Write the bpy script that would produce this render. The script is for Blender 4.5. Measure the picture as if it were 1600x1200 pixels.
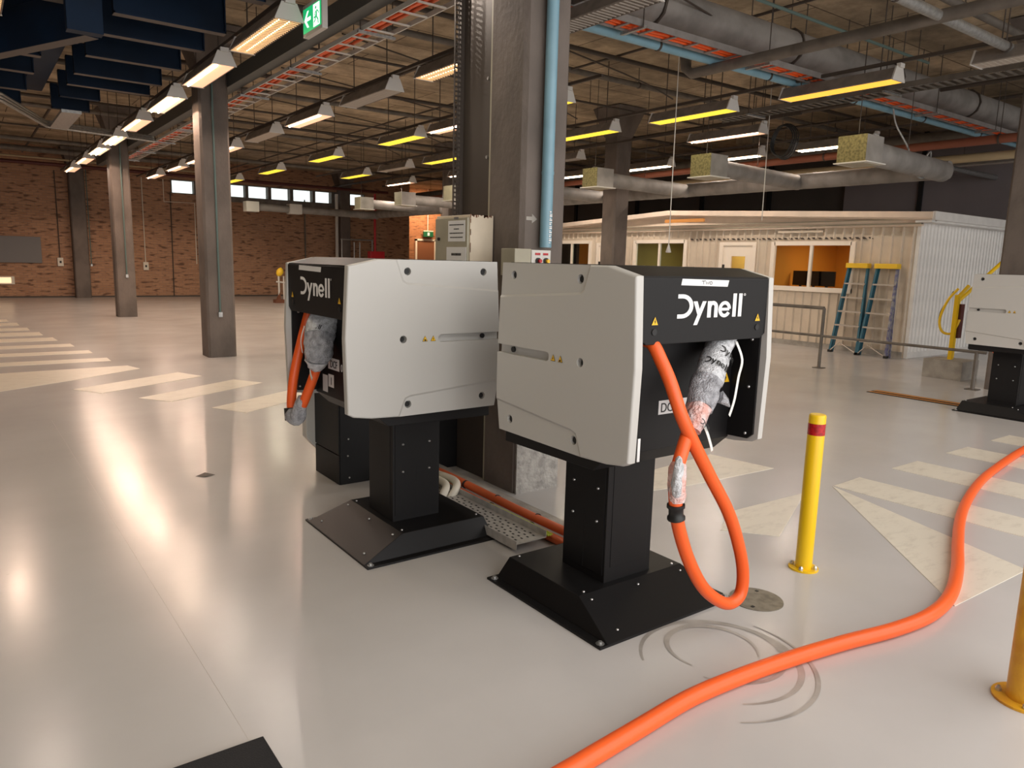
import bpy, bmesh, math, random
from mathutils import Vector, Matrix
from math import sin, cos, pi, radians
random.seed(7)
sc = bpy.context.scene
for o in list(bpy.data.objects): bpy.data.objects.remove(o)
# ---------------------------------------------------------------- camera, world, daylight, exposure
cam = bpy.data.cameras.new('camera'); cam.sensor_width = 36; cam.lens = 26.05; cam.clip_end = 300; cam.clip_start = .05
camo = bpy.data.objects.new('camera', cam); sc.collection.objects.link(camo); sc.camera = camo
Rm = Matrix(((0.807, 0.076, -0.586), (-0.590, 0.147, -0.794), (0.026, 0.986, 0.164))).to_quaternion().to_matrix()
camo.matrix_world = Matrix.Translation((0, 0, 1.7)) @ Rm.to_4x4()
w = bpy.data.worlds.new('sky'); sc.world = w; w.use_nodes = True
w.node_tree.nodes['Background'].inputs[0].default_value = (1, .98, .95, 1)
w.node_tree.nodes['Background'].inputs[1].default_value = 1.5
def area(name, loc, rot, sx, sy, power, col):
    l = bpy.data.lights.new(name, 'AREA'); l.shape = 'RECTANGLE'; l.size = sx; l.size_y = sy; l.energy = power; l.color = col
    o = bpy.data.objects.new(name, l); sc.collection.objects.link(o); o.location = loc; o.rotation_euler = rot; return o
area('near_fill_panel', (6.2, -3.0, 4.3), (0, 0, 0), 12, 7, 520, (1, .985, .97))  # unseen broad panel added behind the camera to brighten the near floor
area('daylight_vehicle_door', (2, -8.5, 2.6), (radians(82), 0, 0), 14, 4, 390, (1, .98, .97))
sc.view_settings.view_transform = 'Standard'; sc.view_settings.look = 'None'
sc.view_settings.exposure = 0.16; sc.view_settings.gamma = 1; sc.view_settings.use_curve_mapping = False
LAMP_W = 25
sc.cycles.use_denoising = True
sc.cycles.max_bounces = 6; sc.cycles.diffuse_bounces = 4; sc.cycles.glossy_bounces = 3
sc.cycles.sample_clamp_indirect = 8

# ---------------------------------------------------------------- materials
def nt(name):
    m = bpy.data.materials.new(name); m.use_nodes = True
    return m, m.node_tree, m.node_tree.nodes['Principled BSDF']
def mat(name, col, rough=.5, metal=0, var=0, vs=6, bump=0, bs=40, spec=.5, var_col=None, stretch=(1, 1, 1), detail=5):
    m, t, p = nt(name)
    p.inputs['Base Color'].default_value = (*col, 1); p.inputs['Roughness'].default_value = rough
    p.inputs['Metallic'].default_value = metal; p.inputs['Specular IOR Level'].default_value = spec
    if var or bump:
        tc = t.nodes.new('ShaderNodeTexCoord'); mp = t.nodes.new('ShaderNodeMapping'); mp.inputs['Scale'].default_value = stretch
        t.links.new(tc.outputs['Object'], mp.inputs[0])
    if var:
        n = t.nodes.new('ShaderNodeTexNoise'); n.inputs['Scale'].default_value = vs; n.inputs['Detail'].default_value = detail
        t.links.new(mp.outputs[0], n.inputs[0])
        mx = t.nodes.new('ShaderNodeMix'); mx.data_type = 'RGBA'
        c2 = var_col or tuple(c * (1 - var) for c in col)
        mx.inputs[6].default_value = (*col, 1); mx.inputs[7].default_value = (*c2, 1)
        r = t.nodes.new('ShaderNodeMapRange'); r.inputs[1].default_value = .4; r.inputs[2].default_value = .65
        t.links.new(n.outputs[0], r.inputs[0]); t.links.new(r.outputs[0], mx.inputs[0]); t.links.new(mx.outputs[2], p.inputs['Base Color'])
    if bump:
        n2 = t.nodes.new('ShaderNodeTexNoise'); n2.inputs['Scale'].default_value = bs; n2.inputs['Detail'].default_value = 4
        t.links.new(mp.outputs[0], n2.inputs[0])
        b = t.nodes.new('ShaderNodeBump'); b.inputs['Strength'].default_value = bump; b.inputs['Distance'].default_value = .02
        t.links.new(n2.outputs[0], b.inputs['Height']); t.links.new(b.outputs[0], p.inputs['Normal'])
    return m
def emat(name, col, st):
    m, t, p = nt(name); p.inputs['Base Color'].default_value = (*col, 1); p.inputs['Emission Color'].default_value = (*col, 1)
    p.inputs['Emission Strength'].default_value = st; return m
def glass(name, tint=(.9, .95, .95), rough=.03, alpha=.10):
    m, t, p = nt(name); p.inputs['Base Color'].default_value = (*tint, 1); p.inputs['Roughness'].default_value = rough
    tr = t.nodes.new('ShaderNodeBsdfTransparent'); tr.inputs[0].default_value = (*tint, 1); mx = t.nodes.new('ShaderNodeMixShader'); gl = t.nodes.new('ShaderNodeBsdfGlossy'); gl.inputs['Roughness'].default_value = rough
    mx.inputs[0].default_value = .05; t.links.new(tr.outputs[0], mx.inputs[1]); t.links.new(gl.outputs[0], mx.inputs[2]); t.links.new(mx.outputs[0], t.nodes['Material Output'].inputs[0]); return m
def brick_mat(name, axis, c1, c2, mortar, dark):
    m, t, p = nt(name); N = t.nodes.new; L = t.links.new
    tc = N('ShaderNodeTexCoord'); sx = N('ShaderNodeSeparateXYZ'); cb = N('ShaderNodeCombineXYZ')
    L(tc.outputs['Object'], sx.inputs[0]); L(sx.outputs[axis], cb.inputs[0]); L(sx.outputs[2], cb.inputs[1])
    b = N('ShaderNodeTexBrick'); b.inputs['Scale'].default_value = 1; b.inputs['Brick Width'].default_value = .24
    b.inputs['Row Height'].default_value = .086; b.inputs['Mortar Size'].default_value = .008; b.inputs['Bias'].default_value = -.35
    b.inputs['Color1'].default_value = (*c1, 1); b.inputs['Color2'].default_value = (*c2, 1); b.inputs['Mortar'].default_value = (*mortar, 1)
    L(cb.outputs[0], b.inputs[0])
    # occasional dark over-burnt bricks in short courses
    mp = N('ShaderNodeMapping'); mp.inputs['Scale'].default_value = (3.0, 11.6, 1); L(cb.outputs[0], mp.inputs[0])
    n = N('ShaderNodeTexNoise'); n.inputs['Scale'].default_value = 1; n.inputs['Detail'].default_value = 1; L(mp.outputs[0], n.inputs[0])
    r = N('ShaderNodeMapRange'); r.inputs[1].default_value = .56; r.inputs[2].default_value = .68; r.inputs[4].default_value = .75; L(n.outputs[0], r.inputs[0])
    mx = N('ShaderNodeMix'); mx.data_type = 'RGBA'; mx.inputs[7].default_value = (*dark, 1); L(r.outputs[0], mx.inputs[0]); L(b.outputs[0], mx.inputs[6])
    n2 = N('ShaderNodeTexNoise'); n2.inputs['Scale'].default_value = .5; L(cb.outputs[0], n2.inputs[0])
    m2 = N('ShaderNodeMix'); m2.data_type = 'RGBA'; m2.blend_type = 'MULTIPLY'; m2.inputs[7].default_value = (.72, .66, .66, 1)
    L(n2.outputs[0], m2.inputs[0]); L(mx.outputs[2], m2.inputs[6]); L(m2.outputs[2], p.inputs['Base Color'])
    bp = N('ShaderNodeBump'); bp.inputs['Strength'].default_value = .5; bp.inputs['Distance'].default_value = .01; bp.invert = True
    L(b.outputs[1], bp.inputs['Height']); L(bp.outputs[0], p.inputs['Normal']); p.inputs['Roughness'].default_value = .85
    return m
def floor_mat():
    m, t, p = nt('polished_concrete'); N = t.nodes.new; L = t.links.new
    tc = N('ShaderNodeTexCoord')
    def noise(s, d, sc3=(1, 1, 1), ro=.5):
        mp = N('ShaderNodeMapping'); mp.inputs['Scale'].default_value = sc3; L(tc.outputs['Object'], mp.inputs[0])
        n = N('ShaderNodeTexNoise'); n.inputs['Scale'].default_value = s; n.inputs['Detail'].default_value = d; n.inputs['Roughness'].default_value = ro
        L(mp.outputs[0], n.inputs[0]); return n.outputs[0]
    def mr(x, a, b, c, d):
        r = N('ShaderNodeMapRange'); r.inputs[1].default_value = a; r.inputs[2].default_value = b; r.inputs[3].default_value = c; r.inputs[4].default_value = d; L(x, r.inputs[0]); return r.outputs[0]
    mx = N('ShaderNodeMix'); mx.data_type = 'RGBA'; mx.inputs[6].default_value = (.56, .54, .53, 1); mx.inputs[7].default_value = (.52, .498, .485, 1)
    L(mr(noise(.55, 6, ro=.6), .4, .62, 0, 1), mx.inputs[0])
    # small dark specks and scuffs
    m2 = N('ShaderNodeMix'); m2.data_type = 'RGBA'; m2.inputs[7].default_value = (.12, .10, .09, 1)
    L(mr(noise(9, 2, (1, 3.2, 1)), .80, .84, 0, .8), m2.inputs[0]); L(mx.outputs[2], m2.inputs[6]); L(m2.outputs[2], p.inputs['Base Color'])
    L(mr(noise(1.3, 5), .3, .7, .195, .25), p.inputs['Roughness'])
    p.inputs['Specular IOR Level'].default_value = .27
    b = N('ShaderNodeBump'); b.inputs['Strength'].default_value = .045; b.inputs['Distance'].default_value = .02
    ad = N('ShaderNodeMath'); ad.operation = 'ADD'; L(mr(noise(2.2, 3, (1, 1, 1)), 0, 1, 0, 1), ad.inputs[0]); L(mr(noise(14, 2), 0, 1, 0, .05), ad.inputs[1])
    L(ad.outputs[0], b.inputs['Height']); L(b.outputs[0], p.inputs['Normal'])
    return m
def paint_mat():
    m, t, p = nt('worn_cream_paint'); N = t.nodes.new; L = t.links.new
    tc = N('ShaderNodeTexCoord'); mp = N('ShaderNodeMapping'); mp.inputs['Scale'].default_value = (1, 2.5, 1); mp.inputs['Rotation'].default_value = (0, 0, .6); L(tc.outputs['Object'], mp.inputs[0])
    n = N('ShaderNodeTexNoise'); n.inputs['Scale'].default_value = 5; n.inputs['Detail'].default_value = 8; n.inputs['Roughness'].default_value = .7; L(mp.outputs[0], n.inputs[0])
    r = N('ShaderNodeMapRange'); r.inputs[1].default_value = .5; r.inputs[2].default_value = .72; L(n.outputs[0], r.inputs[0])
    mx = N('ShaderNodeMix'); mx.data_type = 'RGBA'; mx.inputs[6].default_value = (.74, .69, .59, 1); mx.inputs[7].default_value = (.58, .53, .45, 1)
    L(r.outputs[0], mx.inputs[0]); L(mx.outputs[2], p.inputs['Base Color']); p.inputs['Roughness'].default_value = .38
    return m
def ceil_mat():
    m = mat('formed_concrete_soffit', (.54, .43, .30), .9, var=.5, vs=.9, bump=.4, bs=8, stretch=(.6, 1.6, 1), detail=9)
    t = m.node_tree; N = t.nodes.new; L = t.links.new; p = t.nodes['Principled BSDF']; src = p.inputs['Base Color'].links[0].from_socket
    tc = N('ShaderNodeTexCoord'); b = N('ShaderNodeTexBrick'); b.inputs['Scale'].default_value = 1; b.inputs['Brick Width'].default_value = 2.4; b.inputs['Row Height'].default_value = .9; b.inputs['Mortar Size'].default_value = .012
    b.inputs['Color1'].default_value = (1, 1, 1, 1); b.inputs['Color2'].default_value = (.78, .76, .72, 1); b.inputs['Mortar'].default_value = (.25, .22, .2, 1); L(tc.outputs['Object'], b.inputs[0])
    n = N('ShaderNodeTexNoise'); n.inputs['Scale'].default_value = 3.5; n.inputs['Detail'].default_value = 10; n.inputs['Roughness'].default_value = .7; L(tc.outputs['Object'], n.inputs[0])
    r = N('ShaderNodeMapRange'); r.inputs[1].default_value = .35; r.inputs[2].default_value = .7; r.inputs[3].default_value = 1.15; r.inputs[4].default_value = .6; L(n.outputs[0], r.inputs[0])
    a = N('ShaderNodeMix'); a.data_type = 'RGBA'; a.blend_type = 'MULTIPLY'; a.inputs[0].default_value = 1; L(src, a.inputs[6]); L(b.outputs[0], a.inputs[7])
    c = N('ShaderNodeVectorMath'); c.operation = 'SCALE'; L(a.outputs[2], c.inputs[0]); L(r.outputs[0], c.inputs['Scale']); L(c.outputs[0], p.inputs['Base Color']); return m
M = dict(
 floor=floor_mat(), paint=paint_mat(),
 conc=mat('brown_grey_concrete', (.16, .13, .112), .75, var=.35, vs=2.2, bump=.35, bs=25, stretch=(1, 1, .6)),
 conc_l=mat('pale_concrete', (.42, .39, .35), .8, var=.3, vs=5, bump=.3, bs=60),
 rough=mat('scabbled_concrete', (.42, .40, .37), .9, var=.35, vs=14, bump=.9, bs=45),
 ceil=ceil_mat(),
 brick=brick_mat('brown_brick', 0, (.50, .285, .165), (.37, .20, .115), (.34, .23, .16), (.09, .045, .03)),
 brickw=brick_mat('orange_lit_brick', 0, (.48, .20, .085), (.36, .14, .06), (.40, .24, .14), (.2, .08, .04)),  # orange lamp glow on the recess wall, put into the brick colour
 dwall=mat('dark_mauve_wall', (.22, .19, .195), .8, var=.15, vs=.6),
 bwall=mat('blackish_wall', (.09, .075, .065), .8, var=.2, vs=.6),
 black=mat('black_powder_coat', (.0075, .007, .0075), .48, bump=.06, bs=400, spec=.3),
 blackg=mat('satin_black_lid', (.012, .010, .009), .5, bump=.05, bs=300, spec=.22),
 seam=mat('seam_black', (.004, .004, .004), .8),
 grey=mat('light_grey_panel', (.53, .52, .495), .42, bump=.05, bs=500),
 rubber=mat('black_rubber', (.01, .01, .01), .5),
 bolt=mat('zinc_screw', (.6, .6, .6), .3, .9),
 white=mat('white_print', (.85, .85, .85), .5),
 label=mat('white_label', (.80, .80, .80), .4), ink=mat('black_ink', (.01, .01, .01), .5),
 wyel=mat('warning_yellow', (.85, .50, .02), .4),
 orange=mat('orange_cable', (.90, .125, .02), .38, bump=.05, bs=120),
 dorange=mat('dusty_orange_cable', (.62, .12, .035), .5),
 wrap=mat('bubble_wrap', (.80, .82, .86), .16, var=.35, vs=45, bump=.7, bs=150, spec=.9),
 wrapd=mat('bubble_wrap_over_connector', (.58, .59, .64), .14, var=.45, vs=28, bump=1.0, bs=130, spec=.9),
 wrapr=mat('plastic_film_over_cable', (.80, .42, .36), .18, var=.5, vs=22, var_col=(.85, .72, .72), bump=1.0, bs=60, spec=.9),
 tie=mat('white_plastic_strip', (.75, .75, .72), .4),
 yellow=mat('yellow_powder_coat', (.88, .56, .005), .32), yellowd=mat('worn_yellow_paint', (.72, .38, .02), .4, var=.5, vs=9, var_col=(.60, .27, .02), bump=.2, bs=30),
 red=mat('red_reflective_band', (.50, .01, .015), .25, var=.4, vs=60),
 steel=mat('galvanised_steel', (.42, .42, .41), .42, .75, var=.25, vs=30), steelw=mat('white_powder_steel', (.62, .60, .56), .5),
 galv=mat('dull_galvanised', (.28, .26, .25), .6, .2, var=.2, vs=6), steeld=mat('dusty_steel', (.17, .15, .13), .6, .3, var=.3, vs=5), pipe_d=mat('dark_pipe', (.07, .055, .045), .6, .2),
 duct=mat('galvanised_duct', (.30, .28, .26), .68, .15, var=.3, vs=3, bump=.15, bs=12),
 foam=mat('speckled_yellow_lining', (.22, .19, .08), .9, var=.5, vs=30, bump=.5, bs=60),
 blueb=mat('navy_blue_paint', (.002, .016, .045), .6, var=.3, vs=2, spec=.25), dust=mat('dusty_underside', (.13, .11, .10), .8), cream=mat('cream_enamel', (.72, .62, .48), .45, var=.12, vs=5),
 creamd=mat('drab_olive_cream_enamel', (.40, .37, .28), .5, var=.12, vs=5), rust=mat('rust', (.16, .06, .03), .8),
 lblue=mat('light_blue_pipe', (.20, .36, .45), .4, var=.1, vs=6), teal=mat('teal_conduit', (.09, .14, .13), .5),
 copper=mat('copper_red_pipe', (.24, .075, .04), .6, .1), creamp=mat('cream_pipe', (.45, .36, .22), .5), dred=mat('dark_red_pipe', (.10, .022, .018), .55), fred=mat('fire_red', (.55, .02, .03), .4),
 clad=mat('cream_steel_cladding', (.66, .57, .46), .5, var=.1, vs=3), cladw=mat('white_steel_cladding', (.84, .82, .79), .45, var=.12, vs=3),
 fascia=mat('peach_fascia_timber', (.80, .67, .55), .5, var=.08, vs=4), frame=mat('cream_window_frame', (.84, .76, .66), .45),
 glass=glass('window_glass'), clearg=glass('clerestory_glass', alpha=.12),
 timber=mat('orange_timber', (.60, .26, .06), .6), roomw=mat('ochre_room_wall', (.62, .27, .03), .8), roomg=mat('olive_room_wall', (.26, .22, .08), .8),
 lblad=mat('blue_fibreglass', (.012, .11, .17), .45), lyel=mat('yellow_plastic', (.85, .55, .03), .45), alu=mat('aluminium', (.55, .50, .45), .4, .6),
 mat_=mat('black_rubber_mat', (.012, .012, .014), .8, bump=.4, bs=300), disc=mat('tarnished_metal_disc', (.30, .27, .22), .5, .5, var=.35, vs=20),
 scuff=mat('floor_scuff', (.43, .40, .37), .35, var=.3, vs=6), wood=mat('brown_door', (.25, .10, .05), .5),
 lampw=mat('white_lamp_housing', (.60, .58, .55), .5), lampd=mat('dusty_lamp_housing', (.22, .19, .165), .7, var=.3, vs=6),
 tube=emat('lit_tube', (1, .86, .68), 10), refl=emat('lit_louvre', (1, .55, .33), .85), reflc=emat('lit_louvre_cream', (1, .70, .42), .95), yel=emat('lit_yellow_diffuser', (.95, .70, .05), 1.0), yelo=emat('lit_amber_diffuser', (1, .52, .06), 1.0),
 bladel=emat('glowing_louvre_blade', (1, .62, .30), .5), louvre=mat('unlit_louvre', (.42, .37, .32), .5), exitg=emat('lit_green_sign', (.01, .42, .14), .9), exitw=emat('lit_white_symbol', (1, 1, 1), 1.0), signd=mat('green_sign', (.01, .12, .05), .5),
 gyb=mat('green_yellow_cable', (.42, .50, .05), .5), screen=mat('black_monitor', (.008, .008, .01), .3), sock=mat('cream_socket', (.7, .65, .55), .5), board=mat('grey_painted_board', (.17, .165, .165), .6),
)

# ---------------------------------------------------------------- mesh helpers
class MB:
    def __init__(s): s.v = []; s.f = []; s.sm = []
    def add(s, vs, fs, smooth=False):
        b = len(s.v); s.v += [tuple(v) for v in vs]; s.f += [tuple(i + b for i in f) for f in fs]; s.sm += [smooth] * len(fs); return s
    def box(s, x0, x1, y0, y1, z0, z1):
        return s.add([(x0,y0,z0),(x1,y0,z0),(x1,y1,z0),(x0,y1,z0),(x0,y0,z1),(x1,y0,z1),(x1,y1,z1),(x0,y1,z1)],
                     [(0,3,2,1),(4,5,6,7),(0,1,5,4),(1,2,6,5),(2,3,7,6),(3,0,4,7)])
    def hexa(s, b, t):  # 4 bottom pts (ccw), 4 top pts
        return s.add(list(b) + list(t), [(0,3,2,1),(4,5,6,7),(0,1,5,4),(1,2,6,5),(2,3,7,6),(3,0,4,7)])
    def prism(s, pts, axis, a, b):  # 2-D outline extruded along axis from a to b
        n = len(pts)
        def P(p, t): return (t, p[0], p[1]) if axis == 'x' else ((p[0], t, p[1]) if axis == 'y' else (p[0], p[1], t))
        vs = [P(p, a) for p in pts] + [P(p, b) for p in pts]
        return s.add(vs, [tuple(range(n))[::-1], tuple(range(n, 2 * n))] + [(i, (i + 1) % n, n + (i + 1) % n, n + i) for i in range(n)])
    def tube(s, path, r, seg=10, caps=True, smooth=True, rib=None):
        P = [Vector(p) for p in path]; n = len(P); rs = r if isinstance(r, (list, tuple)) else [r] * n
        T = [(P[min(i + 1, n - 1)] - P[max(i - 1, 0)]).normalized() for i in range(n)]
        up = Vector((0, 0, 1)) if abs(T[0].z) < .9 else Vector((1, 0, 0))
        N = T[0].cross(up).normalized(); vs = []
        for i in range(n):
            N = (N - T[i] * N.dot(T[i])).normalized(); B = T[i].cross(N)
            for k in range(seg):
                a = 2 * pi * k / seg; rr = rs[i] * (1 if rib is None else rib(i, a)); vs.append(P[i] + (N * cos(a) + B * sin(a)) * rr)
        fs = [(i * seg + k, i * seg + (k + 1) % seg, (i + 1) * seg + (k + 1) % seg, (i + 1) * seg + k) for i in range(n - 1) for k in range(seg)]
        s.add(vs, fs, smooth)
        if caps: s.add(vs[:seg], [tuple(range(seg))[::-1]]); s.add(vs[-seg:], [tuple(range(seg))])
        return s
    def cyl(s, p0, p1, r, seg=16, smooth=True): return s.tube([p0, p1], r, seg, smooth=smooth)
    def ribbon(s, pts, wdt, n, th=.002):  # flat stroke in 2-D (list of 2-D pts) -> returned as 2-D quads
        pass
    def build(s, name, m, parent=None, bevel=0, loc=None):
        me = bpy.data.meshes.new(name); me.from_pydata(s.v, [], s.f); me.update()
        for p, q in zip(me.polygons, s.sm): p.use_smooth = q
        bm = bmesh.new(); bm.from_mesh(me)
        bmesh.ops.recalc_face_normals(bm, faces=bm.faces)
        if bevel:
            es = [e for e in bm.edges if len(e.link_faces) == 2 and e.calc_face_angle(0) > .5]
            bmesh.ops.bevel(bm, geom=es, offset=bevel, segments=2, affect='EDGES', profile=.6, clamp_overlap=True)
        bm.to_mesh(me); bm.free()
        me.materials.append(M[m] if isinstance(m, str) else m)
        return link(name, me, parent, loc)
def link(name, me, parent=None, loc=None):
    o = bpy.data.objects.new(name, me); sc.collection.objects.link(o)
    if parent: o.parent = parent
    if loc: o.location = loc
    return o
def thing(name, label, cat, loc=(0, 0, 0), rz=0, group=None):
    o = bpy.data.objects.new(name, None); sc.collection.objects.link(o); o.location = loc; o.rotation_euler = (0, 0, rz)
    o.empty_display_size = .1; return tag(o, label, cat, group)
def tag(o, label, cat, group=None):
    o['label'] = label; o['category'] = cat
    if group: o['group'] = group
    return o
def struct(name, mb, m, parent=None, bevel=0):
    o = mb.build(name, m, parent, bevel); o['kind'] = 'structure'; return o
def B(x0, x1, y0, y1, z0, z1): return MB().box(x0, x1, y0, y1, z0, z1)
def smooth_path(pts, k=6):
    P = [Vector(p) for p in pts]; out = []
    for i in range(len(P) - 1):
        a, b, c, d = P[max(i - 1, 0)], P[i], P[i + 1], P[min(i + 2, len(P) - 1)]
        for j in range(k):
            t = j / k; out.append(.5 * ((2 * b) + (c - a) * t + (2 * a - 5 * b + 4 * c - d) * t * t + (3 * b - a - 3 * c + d) * t ** 3))
    out.append(P[-1]); return out
ORD = ['nearest', 'second nearest', 'third nearest', 'fourth nearest', 'fifth nearest', 'sixth nearest', 'seventh nearest', 'eighth nearest', 'ninth nearest', 'tenth nearest', 'eleventh nearest', 'twelfth nearest']

# ---------------------------------------------------------------- setting
CZ = 5.2
struct('floor', B(-14, 30, -9, 40, -.1, 0), 'floor')
struct('ceiling', B(-14, 30, -9, 40, CZ, CZ + .2), 'ceil')
# far brick wall with clerestory openings
wy0, wy1 = 31.0, 31.35
zb, zt = 3.90, 4.42
wins = [(6.59, 7.42), (7.50, 8.18), (8.26, 8.68), (8.76, 9.37), (9.45, 10.28), (10.37, 11.19), (11.29, 12.16), (12.24, 13.0), (13.72, 14.5)]
mbw = MB().box(-14, 15.6, wy0, wy1, 0, zb).box(-14, 15.6, wy0, wy1, zt, CZ).box(-14, wins[0][0], wy0, wy1, zb, zt).box(wins[-1][1], 15.6, wy0, wy1, zb, zt)
wb = struct('wall_back', mbw, 'brick')
for i, (a, b) in enumerate(wins):
    o = struct('window_%d' % (i + 1), B(a, b, 31.15, 31.16, zb, zt), 'clearg')
    fr = MB()
    fr.box(a - .03, a + .02, 30.98, 31.2, zb, zt).box(b - .02, b + .03, 30.98, 31.2, zb, zt).box(a, b, 30.98, 31.2, zb, zb + .03).box(a, b, 30.98, 31.2, zt - .03, zt)
    fr.build('window_frame', 'steeld', o)
struct('trim_1', MB().box(7.5, 13.6, 30.94, 31.0, 3.72, 3.93), 'steeld')      # dark sill band under the clerestory
mb = MB()
for k in range(len(wins) - 1): mb.box(wins[k][1], wins[k + 1][0], wy0, wy1, zb, zt)
struct('trim_2', mb, 'steeld')
# set-back walls to the right of the far brick wall
struct('wall_recess', B(15.6, 17.4, 32.2, 32.5, 0, CZ), 'brick'); struct('wall_recess_side', B(15.35, 15.6, 31.35, 32.2, 0, CZ), 'brick')
struct('wall_orange_lit', B(17.4, 30, 34.0, 34.3, 0, CZ), 'brickw'); struct('wall_recess_return', B(17.15, 17.4, 32.5, 34.0, 0, CZ), 'brick')
struct('wall_right', MB().box(20, 20.2, -9, 11.72, 0, CZ), 'dwall'); struct('wall_right_dark', B(20.2, 20.4, 11.72, 34, 0, CZ), 'bwall')
struct('trim_3', B(19.93, 20.0, 9.58, 9.68, 0, CZ), 'seam')
mb = MB()
for y in (14.2, 16.8, 19.8, 23.2): mb.box(20.1, 20.2, y, y + .12, 0, CZ)
struct('trim_4', mb, 'seam')
struct('wall_left', B(-14.2, -14, -9, 40, 0, CZ), 'brick')
struct('baseboard_back', B(-14, 15.6, 30.96, 31.0, 0, .05), 'pipe_d')
# downstand beams across the ceiling
mb = MB()
for y in (4.2, 12.7, 21.5): mb.box(14.2 if y < 5 else 17, 29.9, y, y + .5, 4.95, CZ)
struct('ceiling_beam', mb, 'ceil')
# door with cream frame in the orange-lit wall
d = struct('door_1', B(18.76, 19.81, 33.93, 33.99, 0, 2.6), 'wood')
MB().box(18.68, 18.78, 33.9, 34.0, 0, 2.68).box(19.79, 19.89, 33.9, 34.0, 0, 2.68).box(18.68, 19.89, 33.9, 34.0, 2.6, 2.7).build('door_frame', 'frame', d)
# painted floor markings
mb = MB()
def flat(pts, z0=.0, z1=.003): mb.prism(pts, 'z', z0, z1)
flat([(-1.5, 9.6), (-1.5, 11.0), (-.5, 12.2), (1.88, 12.28), (1.98, 11.88), (1.38, 11.42), (1.05, 11.15), (.27, 10.64), (-1.0, 9.7)][3:] + [(-.8, 10.0), (-.8, 12.1)])
for a, b, x1, x2 in [(12.9, 13.33, 1.75, 1.75), (14.03, 14.46, 1.64, 1.63), (15.13, 15.6, 1.49, 1.47), (16.22, 16.83, 1.33, 1.30), (17.33, 18.03, 1.18, 1.16), (18.5, 19.1, 1.03, 1.02), (19.75, 20.42, .91, .90), (20.85, 21.47, .76, .74), (22.0, 22.6, .6, .58)]:
    flat([(-2.5, a), (x1, a), (x2, b), (-2.5, b)])
flat([(.97, 10.41), (2.37, 11.29), (2.58, 10.79), (1.23, 9.97)]); flat([(1.54, 9.45), (2.87, 10.31), (3.13, 9.87), (1.81, 9.05)]); flat([(2.11, 8.48), (3.50, 9.33), (3.66, 8.86), (2.36, 8.04)])
flat([(2.7, 7.55), (4.0, 8.4), (4.2, 7.9), (2.95, 7.1)])
flat([(5.44, 3.05), (4.0, 1.52), (4.87, 1.50)]); flat([(5.46, 3.05), (5.46, 2.75), (5.49, 1.3), (5.93, 1.3), (5.88, 3.07)])
for x, yy in ((6.41, 1.0), (7.43, .8), (8.43, .6), (9.45, .4), (10.45, .2)): flat([(x, 3.07), (x + .46, 3.07), (x + .5, yy), (x + .04, yy)])
flat([(4.1, 2.62), (5.09, 3.07), (4.22, 3.1), (3.86, 2.9)]); flat([(4.45, 4.12), (5.39, 4.22), (5.49, 3.62), (4.49, 3.67), (4.0, 3.75)])
struct('floor_marking', mb, 'paint')
mb = MB(); mb.box(10.24, 10.32, 3.9, 5.36, 0, .004).box(10.38, 10.50, 3.9, 5.36, 0, .004); o = struct('trim_5', mb, 'timber')
MB().box(10.32, 10.38, 3.9, 5.36, 0, .005).box(10.20, 10.24, 3.9, 5.36, 0, .005).build('black_stripe', 'seam', o)
# saw-cut joints in the slab
mb = MB()
mb.prism([(.60, 8.6), (.602, 8.6), (.702, 1.8), (.70, 1.8)], 'z', 0, .0008); mb.prism([(4.0, 12.0), (4.012, 12.0), (6.9, 8.2), (6.888, 8.2)], 'z', 0, .0008)
struct('floor_joint', mb, mat('joint_filler', (.50, .47, .44), .35))
# round hose scuffs on the floor
mb = MB()
for si, (cx, cy, r, ww, a0, a1) in enumerate([(2.55, 1.87, .34, .035, -2.2, 2.6), (2.62, 1.90, .26, .025, -2.8, 1.9), (2.60, 1.95, .20, .03, -1, 3.4), (2.50, 1.88, .44, .02, -2.2, .2)]):
    n = 40; vs = []; fs = []
    for i in range(n + 1):
        a = a0 + (a1 - a0) * i / n; wv = ww * (.3 + .7 * sin(pi * i / n))
        vs += [(cx + cos(a) * (r - wv / 2), cy + sin(a) * (r - wv / 2), .0008 + si * .0005), (cx + cos(a) * (r + wv / 2), cy + sin(a) * (r + wv / 2), .0008 + si * .0005)]
    for i in range(n): fs.append((2 * i, 2 * i + 1, 2 * i + 3, 2 * i + 2))
    mb.add(vs, fs)
struct('floor_scuff_marks', mb, 'scuff')
# concrete kerb beside the main pillar
struct('floor_kerb', B(2.93, 3.02, 3.2, 5.6, 0, .05), 'conc_l')

# ---------------------------------------------------------------- pillars
def pillar(name, x, y, label, s=.45, ch=.035, extra=None):
    t = thing(name, label, 'pillar', (x, y, 0))
    h = s / 2; c = ch
    out = [(-h + c, -h), (h - c, -h), (h, -h + c), (h, h - c), (h - c, h), (-h + c, h), (-h, h - c), (-h, -h + c)]
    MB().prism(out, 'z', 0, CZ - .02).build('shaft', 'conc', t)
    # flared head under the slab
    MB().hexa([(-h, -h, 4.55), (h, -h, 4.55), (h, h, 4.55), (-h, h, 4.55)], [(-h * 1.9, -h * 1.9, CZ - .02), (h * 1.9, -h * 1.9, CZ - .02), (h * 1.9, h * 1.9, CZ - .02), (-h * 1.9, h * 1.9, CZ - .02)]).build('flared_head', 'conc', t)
    return t
p1 = pillar('concrete_pillar', 3.375, 12.89, 'brown concrete pillar with chipped white scrapes, nearest of the left row')
p2 = pillar('concrete_pillar', 3.375, 21.7, 'brown concrete pillar, middle of the three at left')
p3 = pillar('concrete_pillar', 3.42, 30.75, 'concrete pillar standing against the far brick wall at left', s=.48)
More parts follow.
